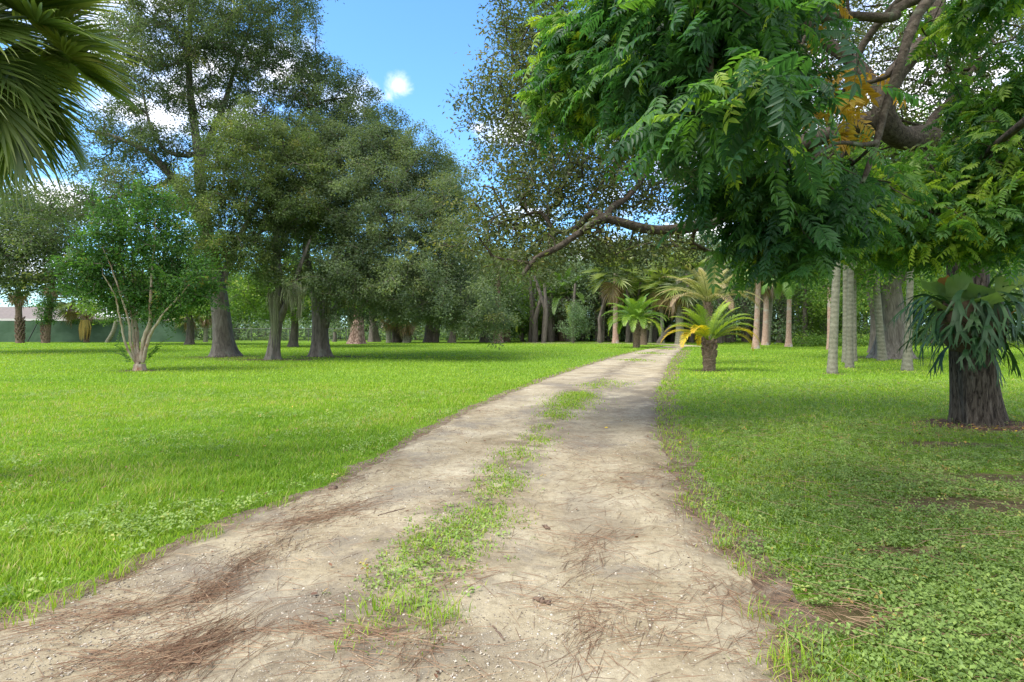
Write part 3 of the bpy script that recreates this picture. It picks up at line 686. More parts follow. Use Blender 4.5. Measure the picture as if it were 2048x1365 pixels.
def bare_at(x, y):
    bare = np.zeros(len(x))
    for p, sx, sy in [(tb, 1.35, .75)] + list(zip(pt, (1.1, .7, .9, .35, .35, .3), (.28, .3, .3, .2, .15, .2))) + [(G(447, 714), 1.7, 1.3), (G(552, 719.5), 2.6, .9), (G(655, 713.5), 2.2, 1.1), (G(1775, 716), 2.2, 1.3), (G(713, 688), 1.6, 1.6), (G(279, 742), .7, .5), (G(1418, 742), .6, .4), (G(1664, 748), .5, .35), (G(1699, 736), .5, .35)]:
        dd = np.hypot((x - p[0]) / sx, (y - p[1]) / sy) + (fbm(x * 1.3, y * 1.3, 55) - .5) * 1.5; bare = np.maximum(bare, 1 - np.clip((dd - .55) / .6, 0, 1))
    return bare
g = rng_(21); mb = MB()
# tall soft lawn to the left
x, y = sample_ground(600000, 2.0, 16, 1.6, g)
ok = (x < xl(y) + edge_jit(y, 3.3) + .10 * g.normal(0, 1, len(x))) & ((y > 2.9) | (x < xl(y)))
x, y = x[ok], y[ok]; pn = fbm(x * .9, y * .9, 31); pf = fbm(x * 4, y * 4, 33)
dE = xl(y) - x
ok = (g.random(len(x)) < np.clip(.35 + dE * 1.2, .3, 1)) & (g.random(len(x)) < .45 + pf); x, y, pn, pf, dE = x[ok], y[ok], pn[ok], pf[ok], dE[ok]
hgt = (.018 + .034 * np.clip(pn * 1.6 - .3, 0, 1) + .022 * pf) * g.uniform(.6, 1.35, len(x)) * np.clip(.55 + dE * .5, .55, 1)
hgt = hgt * (.45 + 1.15 * fbm(x * 3.1, y * 3.1, 39, 3))
hgt = np.where((dE > .2) & (dE < 1.6), hgt * 1.25, hgt)
tint = np.clip(.02 + .50 * fbm(x * .5, y * .5, 35) + .36 * fbm(x * 2.2, y * 2.2, 37) + .014 * y + g.normal(0, .16, len(x)) + (g.random(len(x)) < .05 + .12 * (fbm(x * 1.3, y * 1.3, 38) > .62)) * .5, 0, 1)  # tint yellower with distance, standing in for light through the blades
near = y < 8
blades(mb, x[near], y[near], hgt[near], (.0034 + .0006 * y[near]) * g.uniform(.6, 1.6, near.sum()), tint[near], g, BL3)
blades(mb, x[~near], y[~near], hgt[~near] * 1.0, (.0065 + .0007 * y[~near]), tint[~near], g, BL1)
# farther lawn, both sides
x, y = sample_ground(150000, 14, 58, 1.6, g, .92); ok = ~in_drive(x, y) & (g.random(len(x)) > bare_at(x, y) * .9); x, y = x[ok], y[ok]
tint = np.clip(.36 + .5 * fbm(x * .3, y * .3, 36) + g.normal(0, .12, len(x)), 0, 1)  # far blades tinted yellower in place of light shining through
blades(mb, x, y, g.uniform(.03, .075, len(x)), .012 + .0012 * y, tint, g, BL1)
# thin grass on the right
x, y = sample_ground(170000, 1.9, 17, 1.45, g); ok = (x > xr(y) + edge_jit(y, 9.1) - .03 + .05 * g.normal(0, 1, len(x))); x, y = x[ok], y[ok]
pn = fbm(x * 1.2, y * 1.2, 41); kk = g.random(len(x)) < np.clip((pn - .2) * 1.8 + np.clip((y - 5) / 6, 0, .9), .12, 1); kk &= g.random(len(x)) > bare_at(x, y) * .93; x, y, pn = x[kk], y[kk], pn[kk]
tint = np.clip(.38 + .5 * pn + g.normal(0, .15, len(x)) + (g.random(len(x)) < .06) * .5, 0, 1)
blades(mb, x, y, (.025 + .045 * pn) * g.uniform(.6, 1.3, len(x)), .004 + .0009 * y, tint, g, BL3)
# tufts along the crown of the drive
TU = [(880, 1255, .20, 60), (760, 1265, .12, 40), (700, 1285, .12, 26), (800, 1210, .28, 160), (870, 1130, .42, 330), (920, 1075, .38, 300), (960, 1040, .20, 120), (830, 1100, .25, 120), (985, 985, .28, 150), (1025, 970, .25, 120), (985, 945, .22, 90), (1035, 915, .40, 190),
      (1075, 885, .35, 150), (1085, 860, .25, 60), (1115, 835, .40, 240), (1130, 815, .60, 420), (1145, 800, .65, 460), (1160, 792, .5, 300), (1190, 775, .6, 130), (1225, 768, .7, 130), (1270, 722, .9, 130), (1300, 708, 1.0, 150), (1330, 699, 1.1, 160), (1020, 1045, .25, 40), (840, 1245, .2, 60), (1010, 1030, .2, 30), (770, 1190, .2, 50)]
tx = []; ty = []
for px, py, r, n in TU:
    c = G(px, py); n = int(n * (1.5 if py > 1100 else 2.4)); tx.append(c[0] + g.normal(0, r * .40, n)); ty.append(c[1] + g.normal(0, r * .7, n))
x = np.concatenate(tx); y = np.concatenate(ty)
blades(mb, x, y, g.uniform(.014, .04, len(x)) * (1 + .02 * y), .0045 + .0008 * y, np.clip(g.normal(.62, .2, len(x)), 0, 1), g, BL3, ground_z(x, y))
# stray blades off the lawn edge and a few arching clumps
x = []; y = []
for px, py in [(40, 1255), (110, 1225), (165, 1200), (215, 1160), (300, 1120), (250, 1150), (395, 1080), (435, 1075), (560, 1012), (690, 950), (745, 1240), (870, 1262), (820, 1225), (900, 1240), (1490, 1150), (1520, 1240), (1450, 1095), (1590, 1330)]:
    c = G(px, py); x.append(c[0] + g.normal(0, .045, 26)); y.append(c[1] + g.normal(0, .045, 26))
x = np.concatenate(x); y = np.concatenate(y); blades(mb, x, y, g.uniform(.06, .14, len(x)), np.full(len(x), .0055), np.clip(g.normal(.68, .15, len(x)), 0, 1), g, BL3, ground_z(x, y))
o = link('grass', mb.mesh('grass', M['grass'])); tag(o, 'bright green lawn grass growing beside and along the middle of the track', 'grass', None, 'stuff')

# broadleaf ground cover
def lf(a):
    c, s = math.cos(a), math.sin(a); r = lambda x, y, z: (c * x - s * y, s * x + c * y, z)
    return [r(.12, 0, 0), r(.55, .26, .10), r(1, 0, -.06), r(.55, -.26, .10), r(.5, 0, .03)]
V = []; Fc = []
for k in range(3):
    b = len(V); V += lf(k * 2.09 + .2); Fc += [(b, b + 4, b + 1), (b + 4, b + 2, b + 1), (b, b + 3, b + 4), (b + 4, b + 3, b + 2)]
TRI = Tpl(V, Fc)
V = []; Fc = []
for k in range(2):
    b = len(V); V += lf(k * 3.0 + .2)[:4]; Fc += [(b, b + 2, b + 1), (b, b + 3, b + 2)]
DUO = Tpl(V, Fc)
mb = MB()
x, y = sample_ground(330000, 1.9, 17, 1.4, g)
e = x - (xr(y) + edge_jit(y, 9.1)); ok = e > .02 + np.abs(g.normal(0, .06, len(x))); x, y, e = x[ok], y[ok], e[ok]
pn = fbm(x * 1.5, y * 1.5, 51); p2 = fbm(x * .5 + 7, y * .5, 53)
bare = np.zeros(len(x))
for p, sx, sy in [(tb, 1.25, .75)] + list(zip(pt, (1.1, .7, .9, .35, .35, .3), (.28, .3, .3, .2, .15, .2))):
    dd = np.hypot((x - p[0]) / sx, (y - p[1]) / sy) + (fbm(x * 1.3, y * 1.3, 55) - .5) * 2; bare = np.maximum(bare, 1 - np.clip((dd - .5) / .7, 0, 1))
ok = (g.random(len(x)) < np.clip(.35 + pn * 1.1, 0, 1)) & (g.random(len(x)) > bare * .9) & (g.random(len(x)) < np.clip(.15 + e * 1.1, .12, 1)) & (g.random(len(x)) < np.clip(1.25 - y / 11, .22, 1))
x, y, pn, p2 = x[ok], y[ok], pn[ok], p2[ok]; n = len(x)
lean = nrm(np.stack([g.normal(0, .6, n), g.normal(-.1, .6, n), np.ones(n)], 1)); an = g.uniform(0, 6.28, n)
d = np.stack([np.cos(an), np.sin(an), 0 * an], 1); sz = (.010 + .0155 * pn + .0016 * y) * g.uniform(.6, 1.35, n) * np.where((x > 1.6) & (y < 4.2), 1.25, 1)
big = g.random(n) < .6
tint = np.clip(.1 + .55 * p2 + g.normal(0, .17, n) + (g.random(n) < .025) * .6, 0, 1)
z = g.uniform(.008, .055, n) * (.5 + pn)
for T, kx in ((TRI, big), (DUO, ~big)):
    mb.inst(T, np.stack([x, y, z], 1)[kx], frames(lean[kx], d[kx], sz[kx]), tint[kx])
# broad weeds in the left lawn and in the track
x, y = sample_ground(60000, 2.6, 14, 1.3, g); pn = fbm(x * 1.1, y * 1.1, 57); ok = (x < xl(y) + edge_jit(y, 3.3) - .15) & (g.random(len(x)) < np.clip((pn - .44) * 4, 0, 1)); x, y = x[ok], y[ok]
c = np.concatenate([np.stack([G(px, py)[0] + g.normal(0, .16, 70), G(px, py)[1] + g.normal(0, .3, 70)], 1) for px, py in [(905, 1090), (935, 1060), (870, 1120), (830, 1140), (960, 1045), (1010, 975), (1140, 805), (820, 1165)]])
zc = ground_z(c[:, 0], c[:, 1]) + .012; x = np.concatenate([x, c[:, 0]]); y = np.concatenate([y, c[:, 1]]); n = len(x)
lean = nrm(np.stack([g.normal(0, .45, n), g.normal(0, .45, n), np.ones(n)], 1)); an = g.uniform(0, 6.28, n); d = np.stack([np.cos(an), np.sin(an), 0 * an], 1)
z = np.concatenate([g.uniform(.03, .08, n - len(c)), zc]); mb.inst(TRI, np.stack([x, y, z], 1), frames(lean, d, g.uniform(.022, .045, n)), np.clip(g.normal(.5, .18, n), 0, 1))
o = link('ground_cover', mb.mesh('ground_cover', M['cover_leaf'])); tag(o, 'low broadleaf weeds covering the ground right of the track', 'ground cover', None, 'stuff')

# ---------------------------------------------------------------- pine needles, stones, leaves, sticks on the track
NED = Tpl([(0, -.5, 0), (0, .5, 0), (.5, .5, 0), (.5, -.5, 0), (1, .3, 0), (1, -.3, 0), (.25, 0, .8), (.75, 0, .8)], [(0, 3, 2, 1), (3, 5, 4, 2), (0, 1, 6), (1, 2, 7, 6), (2, 4, 7), (0, 6, 7, 3), (3, 7, 5)])
mb = MB()
DR = [((0, 1268), (210, 1245), .10, 420), ((210, 1245), (420, 1190), .09, 520), ((400, 1215), (480, 1140), .10, 520), ((330, 1345), (450, 1270), .13, 1300), ((200, 1330), (400, 1310), .12, 600), ((170, 1190), (300, 1130), .09, 180), ((420, 1185), (560, 1090), .10, 420),
      ((540, 1068), (640, 1040), .09, 260), ((620, 1045), (740, 1008), .10, 520), ((560, 1040), (720, 960), .16, 300), ((690, 960), (860, 868), .14, 260), ((1165, 1100), (1215, 1075), .10, 220), ((1160, 1150), (1200, 1110), .08, 160), ((1100, 1205), (1340, 1235), .10, 260), ((1160, 1320), (1200, 1240), .09, 320),
      ((830, 1340), (850, 1290), .10, 160), ((600, 1265), (760, 1290), .10, 320), ((730, 1290), (900, 1300), .10, 200), ((1360, 1320), (1560, 1290), .12, 240), ((1330, 1260), (1520, 1180), .16, 320), ((1440, 1180), (1560, 1300), .16, 300), ((1400, 1060), (1480, 1160), .16, 300), ((1340, 960), (1420, 1070), .12, 340),
      ((1318, 850), (1340, 960), .16, 360), ((1130, 1000), (1320, 950), .30, 420), ((1150, 900), (1300, 1010), .35, 420), ((1060, 1060), (1250, 1090), .2, 160), ((880, 1180), (960, 1160), .09, 150), ((950, 960), (1000, 1000), .12, 120), ((870, 860), (1010, 800), .25, 260), ((1600, 1290), (1700, 1230), .25, 90),
      ((1800, 950), (2040, 1010), .35, 500), ((1850, 1100), (2000, 1060), .3, 300), ((1640, 1220), (1800, 1250), .2, 220), ((1700, 1000), (1900, 1040), .4, 260)]
xs_ = []; an_ = []
for a, b2, r, n in DR:
    n = int(n * .38); a = G(*a); b2 = G(*b2); t = g.uniform(-.15, 1.15, n)[:, None]; q = a + (b2 - a) * t + g.standard_t(2.5, (n, 3)).clip(-5, 5) * r * .62; xs_.append(q); an_.append(np.full(n, math.atan2(*(b2 - a)[1::-1])) + g.normal(0, .5, n))
q = np.stack([g.uniform(-3, 3.5, 2300), 2.2 + g.random(2300) ** 1.5 * 9, 0 * np.zeros(2300)], 1); q = q[in_drive(q[:, 0], q[:, 1])]; xs_.append(q); an_.append(g.uniform(0, 3.14, len(q)))
q = np.stack([g.uniform(.8, 9, 5200), 2.0 + g.random(5200) ** 1.4 * 8, np.zeros(5200)], 1); q = q[(q[:, 0] > xr(q[:, 1])) & (g.random(5200) < fbm(q[:, 0] * 1.1, q[:, 1] * 1.1, 66) * 1.5)]; xs_.append(q); an_.append(g.uniform(0, 3.14, len(q)))
q = np.concatenate(xs_); an = np.concatenate(an_) + np.pi * (g.random(len(q)) < .5); n = len(q)
q[:, 2] = ground_z(q[:, 0], q[:, 1]) + g.random(n) ** 2 * .028 + .003
q = q[q[:, 1] > 1.9]; an = an[:len(q)]; n = len(q); q[:, 2] = ground_z(q[:, 0], q[:, 1]) + g.random(n) ** 2 * .02 + .003 + np.where(q[:, 0] > xr(q[:, 1]) + .1, g.uniform(.01, .05, n), 0)
d = nrm(np.stack([np.cos(an), np.sin(an), g.normal(0, .06, n)], 1)); fr = frames(np.tile([0, 0, 1.], (n, 1)) + g.normal(0, .05, (n, 3)), d, np.ones(n))
fr[:, :, 0] *= g.uniform(.09, .24, n)[:, None]; fr[:, :, 1] *= (g.uniform(.0013, .0024, n) + .00012 * q[:, 1])[:, None]; fr[:, :, 2] *= .0025
mb.inst(NED, q, fr, np.clip(g.normal(.52, .22, n), 0, 1))
o = link('pine_needles', mb.mesh('pine_needles', M['needle'])); tag(o, 'reddish brown fallen pine needles drifted across the sandy track', 'pine needles', None, 'stuff')

V = [(1, 0, 0), (-1, 0, 0), (0, 1, 0), (0, -1, 0), (0, 0, .8), (0, 0, -.8), (.6, .6, .35), (-.6, .55, .35), (-.55, -.6, .35), (.6, -.55, .35)]
PEB = Tpl(V, [(0, 6, 4), (6, 2, 4), (2, 7, 4), (7, 1, 4), (1, 8, 4), (8, 3, 4), (3, 9, 4), (9, 0, 4), (0, 2, 6), (2, 1, 7), (1, 3, 8), (3, 0, 9), (0, 5, 2), (2, 5, 1), (1, 5, 3), (3, 5, 0)])
mb = MB(); n = 90000
x, y = sample_ground(n, 2.2, 11, 1.9, g, .9); k = in_drive(x, y, .03); x, y = x[k], y[k]; pn = fbm(x * 1.4, y * 1.4, 61); uu = (x - xl(y)) / (xr(y) - xl(y))
k = g.random(len(x)) < np.clip((pn - .42) * 2.6 + .35 * np.exp(-((uu - .42) / .12) ** 2) + .35 * (uu < .22), .08, 1); x, y = x[k], y[k]; n = len(x)
nn = nrm(g.normal(0, .5, (n, 3)) + np.array([0, 0, 1.2])); fr = frames(nn, g.normal(0, 1, (n, 3)), .0022 + .0065 * g.random(n) ** 2.6 + .00025 * y)
fr[:, :, 1] *= g.uniform(.6, 1, n)[:, None]; fr[:, :, 2] *= g.uniform(.4, .8, n)[:, None]
mb.inst(PEB, np.stack([x, y, ground_z(x, y) + .001], 1), fr, g.random(n))
m, nt, ns, lk = new_mat('pebble'); at = node(ns, 'ShaderNodeAttribute', attribute_name='tint'); cr = ramp(ns, [(0, (.13, .10, .075)), (.4, (.27, .23, .17)), (.8, (.40, .355, .28)), (1, (.48, .44, .37))]); lk.new(at.outputs['Fac'], cr.inputs[0])
b = node(ns, 'ShaderNodeBsdfPrincipled', Roughness=.85); lk.new(cr.outputs[0], b.inputs['Base Color']); o = ns.new('ShaderNodeOutputMaterial'); lk.new(b.outputs[0], o.inputs[0])
o = link('gravel', mb.mesh('gravel', m)); tag(o, 'small pale pebbles lying loose on the sandy track', 'gravel', None, 'stuff')

mb = MB(); n = 2600
x, y = sample_ground(n, 2.2, 16, 1.4, g, .9); pn = fbm(x * .8, y * .8, 63); k = (g.random(n) < np.where(x > xr(y), .8, np.where(x > xl(y), .16, .22))) & (g.random(n) < pn * 1.4); x, y = x[k], y[k]
c = np.concatenate([G(1955, 862)[None] + np.stack([g.normal(.1, .75, 420), g.normal(-.1, .38, 420), np.zeros(420)], 1)]); x = np.concatenate([x, c[:, 0]]); y = np.concatenate([y, c[:, 1]]); n = len(x)
nn = nrm(g.normal(0, .35, (n, 3)) + np.array([0, 0, 1])); fr = frames(nn, g.normal(0, 1, (n, 3)), np.where(g.random(n) < .45, g.uniform(.008, .02, n), g.uniform(.03, .06, n)))
mb.inst(OVAL, np.stack([x, y, ground_z(x, y) + .012 + np.where(x > xr(y), .02, np.where(x < xl(y), .035, 0))], 1), fr, np.clip(np.where(g.random(n) < .2, g.uniform(.8, 1, n), g.normal(.42, .2, n)), 0, 1))
o = link('fallen_leaves', mb.mesh('fallen_leaves', M['dead_leaf'])); tag(o, 'scattered brown and yellow fallen leaves on the ground', 'fallen leaves', None, 'stuff')

M['stick'] = plain_mat('stick', (.13, .09, .065), .9, .5, 60)
def stick(name, label, cat, a, b, r, lump=.25, seed=0, group=None):
    g = rng_(seed); A = G(*a); B = G(*b); A[2] = float(ground_z(A[0], A[1])) + r * .7; B[2] = float(ground_z(B[0], B[1])) + r * .7
    n = 14; Q = A + (B - A) * np.linspace(0, 1, n)[:, None] + g.normal(0, r * .5, (n, 3)) * np.array([1, 1, .4])
    rr = r * np.sin(np.pi * np.linspace(.12, .9, n)) ** .6 * (1 + g.normal(0, lump * .5, n)); mb = MB(); mb.tube(Q, np.abs(rr), 9, .5, 0, True, 1 + g.normal(0, lump, (n, 9)))
    o = link(name, mb.mesh(name, M['stick'], A), None, A); tag(o, label, cat, group); return o
stick('pine_cone_piece', 'stubby dark piece of bark lying beside needles on the right rut', 'bark piece', (1068, 1203), (1100, 1212), .012, .3, 1)
stick('bark_chunk', 'small upright brown bark chunk right of the grass strip', 'bark piece', (1089, 1058), (1098, 1063), .013, .35, 2)
stick('thin_stick', 'thin bare brown twig tip lying across the left rut', 'twig', (755, 1034), (812, 1021), .006, .2, 3)
stick('curled_leaf', 'curled grey brown dead leaf at the lawn edge of the track', 'dead leaf', (660, 985), (672, 984), .022, .3, 4)
stick('long_twig', 'long thin bent twig pointing down the right rut', 'twig', (985, 1260), (1010, 1288), .005, .2, 5)
def path_px(pts, Y=None):
    return [P(p[0], p[1], p[2] if len(p) > 2 else Y) for p in pts]

# ================================================================= left oaks
# tall open oak
b = G(447, 713); Y = b[1]; t = Tree(1)
t.path([b] + path_px([(444, 660), (438, 600), (430, 545)], Y), .50, .38, 'trunk', 18)
t.path(path_px([(430, 545), (416, 470), (402, 380), (397, 310), (386, 230), (378, 150), (380, 40), (384, -60)], Y), .34, .07, 'limb')
t.path(path_px([(430, 545, Y), (412, 470, Y - .5), (388, 415, Y - 1), (340, 350, Y - 1.5), (295, 305, Y - 2), (240, 278, Y - 2.5), (180, 262, Y - 2)]), .30, .06, 'limb')
t.path(path_px([(398, 330, Y), (425, 265, Y + .6), (448, 210, Y + 1), (472, 130, Y + 1.3), (505, 40, Y + 2)]), .22, .05, 'limb')
t.path(path_px([(397, 305, Y), (370, 312, Y - .8), (330, 300, Y - 1.4), (300, 250, Y - 2), (285, 180, Y - 2.4)]), .14, .04, 'limb')
t.path(path_px([(437, 600, Y), (454, 535, Y + .3), (482, 470, Y + .8), (520, 400, Y + 1.3), (570, 300, Y + 2), (610, 220, Y + 2.6), (640, 150, Y + 3)]), .21, .05, 'limb')
t.path(path_px([(350, 360, Y - 1.5), (290, 380, Y - 2.2), (200, 400, Y - 3), (120, 420, Y - 3)]), .12, .04, 'limb')
t.path(path_px([(610, 220, Y + 2.6), (660, 200, Y + 3), (720, 195, Y + 3.2)]), .08, .03, 'limb')
A = crown_points([E(430, -30, Y, 190, 120, 4, 360), E(420, 90, Y, 180, 95, 3.6, 460), E(270, 150, Y - 2, 90, 90, 2.6, 130), E(300, 60, Y, 90, 80, 3, 120), E(560, 120, Y + 2, 85, 90, 3, 220), E(600, 20, Y + 2, 60, 60, 2.5, 50), E(650, 190, Y + 3, 80, 60, 2.5, 200), E(725, 205, Y + 3, 42, 35, 1.6, 50),
                  E(600, 260, Y + 2, 130, 60, 3, 300), E(730, 280, Y + 3, 100, 55, 2.5, 220), E(310, 300, Y - 2, 75, 45, 2.2, 90), E(440, 300, Y + 1, 70, 60, 2, 60), E(210, 290, Y - 2, 60, 60, 2, 50), E(290, 390, Y - 2, 110, 45, 2.4, 110), E(150, 415, Y - 3, 90, 40, 2.4, 70), E(240, 240, Y - 2, 60, 40, 2, 40), E(430, 200, Y, 80, 70, 3, 60)], 1, .58)
build_tree('live_oak', 'tall open-crowned oak with forked upright limbs and thick flared trunk, behind the crape myrtle', 'tree', b, t.attract(A, .5, .13, .08), A, 'oak_leaf', 'oak_bark', .014, .36, 165, .13, OAKL, seed=1, flare=1.55)

# smaller leaning oak with pale lichen
b = G(545, 719); Y = b[1]; t = Tree(2)
t.path([b] + path_px([(549, 680), (555, 640), (562, 600), (556, 555), (553, 500)], Y), .27, .18, 'trunk', 18)
t.path(path_px([(553, 500, Y), (552, 440, Y), (548, 380, Y), (520, 310, Y - .5)]), .17, .05, 'limb')
t.path(path_px([(560, 640, Y), (580, 590, Y - .4), (598, 540, Y - .6), (620, 480, Y - .5)]), .16, .06, 'limb')
t.path(path_px([(549, 455, Y), (520, 465, Y - .4), (498, 495, Y - .8)]), .10, .05, 'limb')
t.path(path_px([(552, 440, Y), (500, 400, Y - 1), (440, 380, Y - 1.5)]), .10, .04, 'limb')
A = crown_points([E(510, 330, Y - 1, 100, 75, 2.2, 420), E(440, 410, Y - 1.5, 75, 65, 2, 240), E(560, 420, Y - .5, 90, 80, 2.2, 300), E(480, 500, Y - 1, 90, 45, 2, 190), E(600, 330, Y, 70, 70, 2, 170), E(570, 560, Y - .5, 60, 25, 1.6, 60), E(420, 500, Y - 1.5, 55, 50, 1.6, 100), E(500, 265, Y - 1, 45, 30, 1.4, 60)], 2, .40)
build_tree('live_oak', 'slender leaning oak with pale moss streak down its trunk, middle of the three front oaks', 'tree', b, t.attract(A, .42, .12, .05), A, 'oak_leaf_olive', 'oak_bark', .011, .29, 150, .11, OAKL, seed=2, flare=1.45)

# wide twin stemmed oak
b = G(642, 713); Y = b[1]; t = Tree(3)
t.path([b] + path_px([(641, 680), (640, 640), (638, 600)], Y), .41, .36, 'trunk', 18)
t.path(path_px([(636, 640, Y), (632, 590, Y - .2), (619, 545, Y - .4), (612, 490, Y - .4), (630, 420, Y), (640, 340, Y)]), .30, .07, 'limb')
t.path(path_px([(648, 650, Y), (653, 590, Y), (662, 540, Y + .2), (690, 470, Y + .5), (720, 400, Y + .8), (745, 320, Y + 1)]), .30, .07, 'limb')
t.path(path_px([(655, 640, Y), (672, 615, Y - .5), (720, 598, Y - 1.5), (790, 590, Y - 2.2), (860, 608, Y - 3), (930, 640, Y - 3)]), .15, .05, 'limb')
t.path(path_px([(662, 540, Y + .2), (720, 500, Y - .5), (790, 460, Y - 1), (860, 420, Y - 1.5)]), .18, .05, 'limb')
t.path(path_px([(690, 470, Y), (640, 430, Y - 1), (600, 380, Y - 2)]), .12, .05, 'limb')
A = crown_points([E(690, 350, Y, 130, 85, 3.2, 500), E(800, 350, Y + 1, 75, 60, 3, 260), E(870, 340, Y + 1, 45, 35, 2, 70), E(890, 400, Y, 60, 50, 2.6, 210), E(770, 290, Y + 1, 55, 35, 2, 70), E(760, 450, Y - 1.5, 130, 80, 3, 480), E(790, 550, Y - 2.5, 150, 65, 3, 470), E(890, 500, Y - 2, 70, 80, 2.8, 290), E(700, 560, Y - 2, 70, 50, 2.4, 150), E(910, 600, Y - 3, 85, 38, 2.6, 210), E(965, 640, Y - 3, 50, 22, 2, 60), E(620, 440, Y - 1, 70, 70, 2.4, 160), E(650, 300, Y, 90, 55, 2.6, 160), E(840, 320, Y + 1, 60, 30, 2, 70), E(840, 625, Y - 2.5, 130, 18, 2.2, 110)], 3, .46)
build_tree('live_oak', 'broad twin-stemmed oak with low spreading grey-green crown, rightmost of the three front oaks', 'tree', b, t.attract(A, .5, .12, .04), A, 'oak_leaf_grey', 'oak_bark', .012, .34, 180, .12, OAKL, seed=3, flare=1.45)

# oaks standing farther back on the left
def mid_oak(bpx, Yb, top, ells, label, seed, leaf='oak_leaf', r=.4, dm=.5, k=80, size=.14, limbs=()):
    b = P(bpx, HY, Yb); b[2] = 0; t = Tree(seed)
    tp = P(top[0], top[1], Yb)
    t.path([b, b + (tp - b) * .33 + np.array([.1, 0, 0]), b + (tp - b) * .66 - np.array([.1, .1, 0]), tp], r, r * .6, 'trunk', 16)
    for l in limbs: t.path(path_px(l), r * .5, .05, 'limb')
    A = crown_points([E(*e) for e in ells], seed, dm)
    return build_tree('oak_tree', label, 'tree', b, t.attract(A, .6, .13, .06), A, leaf, 'wood_bark', .013, dm * 1.0, k * 1.25, size * 1.05, seed=seed, flare=1.4)
mid_oak(-40, 36, (-30, 560), [(60, 470, 35, 110, 70, 3, 190), (20, 530, 35, 110, 45, 3, 190), (110, 515, 36, 90, 50, 2.6, 150), (-60, 450, 36, 120, 100, 4, 200), (20, 400, 36, 70, 40, 2.5, 50), (190, 575, 37, 50, 25, 2, 40)], 'dark grey-green oak drooping in from the left edge above the fence', 11, r=.4, dm=.7, k=150, limbs=[[(-30, 540, 36), (40, 510, 35.5), (110, 480, 35), (160, 470, 35)], [(-30, 560, 36), (60, 560, 35), (130, 560, 35)]])
mid_oak(585, 46, (590, 560), [(600, 560, 46, 130, 60, 3.5, 230), (520, 600, 46, 80, 40, 3, 100), (680, 590, 46, 80, 50, 3, 120), (610, 470, 46, 150, 70, 3.5, 180)], 'bright green spreading tree filling the gap behind the three front oaks', 12, 'light_leaf', .3, .6, 70, .18)
mid_oak(380, 52, (375, 560), [(350, 590, 52, 90, 40, 3.5, 120), (250, 600, 52, 90, 40, 3.5, 110), (450, 600, 52, 80, 45, 3.5, 120), (330, 540, 52, 110, 50, 3.5, 140)], 'mid-green tree hanging low behind the crape myrtle', 13, 'light_leaf', .3, .65, 60, .2)
mid_oak(905, 58, (905, 600), [(930, 580, 58, 100, 60, 4, 170), (960, 630, 57, 60, 40, 3, 90), (860, 610, 58, 70, 40, 3, 80)], 'two-stemmed grey-green tree by the clipped hedge', 14, 'oak_leaf_grey', .32, .7, 70, .2)

# ================================================================= crape myrtle
b = G(279, 741); Y = b[1]; t = Tree(5)
t.path([b] + path_px([(279, 735), (279, 728)], Y), .165, .15, 'trunk', 8)
ST = [[(272, 726), (262, 690), (257, 640), (240, 585), (222, 535), (205, 495)], [(275, 724), (268, 680), (263, 630), (250, 570), (240, 500), (232, 440)], [(279, 722), (272, 670), (268, 600), (265, 540), (262, 470), (258, 410)], [(283, 722), (287, 680), (300, 640), (302, 570), (308, 500), (312, 430)],
      [(280, 722), (277, 690), (275, 640), (283, 560), (290, 480), (292, 400)], [(286, 724), (297, 680), (309, 655), (332, 622), (360, 592), (378, 570)], [(284, 723), (292, 690), (305, 640), (322, 590), (340, 540), (352, 490)], [(273, 727), (256, 700), (243, 655), (234, 605), (222, 575), (205, 550)]]
for i, s in enumerate(ST):
    dy = [-.3, .2, .4, -.2, .5, -.4, .3, -.5][i]
    t.path([P(p[0], p[1], Y + dy * k / 2) for k, p in enumerate(s)], [.055, .05, .055, .085, .045, .065, .055, .045][i], .012, 'stem', 26, .008)
A = crown_points([E(290, 425, Y, 80, 40, 1.1, 90), E(225, 470, Y - .4, 55, 45, 1.0, 70), E(170, 525, Y - .5, 45, 35, .8, 50), E(185, 575, Y - .5, 45, 25, .7, 36), E(260, 500, Y, 80, 55, 1.2, 110), E(330, 470, Y - .1, 65, 50, 1.1, 90), E(345, 540, Y, 60, 50, 1.0, 80), E(395, 550, Y - .4, 34, 34, .7, 40), E(390, 590, Y - .4, 30, 18, .6, 22), E(300, 395, Y, 40, 22, .7, 26), E(245, 585, Y + .3, 55, 28, .8, 32), E(310, 595, Y + .4, 50, 22, .8, 26), E(225, 420, Y, 35, 25, .6, 24), E(360, 600, Y - .4, 45, 24, .6, 36), E(205, 560, Y + .2, 50, 30, .7, 40), E(400, 575, Y - .4, 30, 24, .5, 26), E(180, 545, Y - .5, 30, 30, .5, 30), E(240, 612, Y + .1, 50, 26, .7, 34), E(325, 620, Y + .1, 50, 24, .7, 32), E(285, 585, Y, 60, 30, .8, 40)], 5, .20)
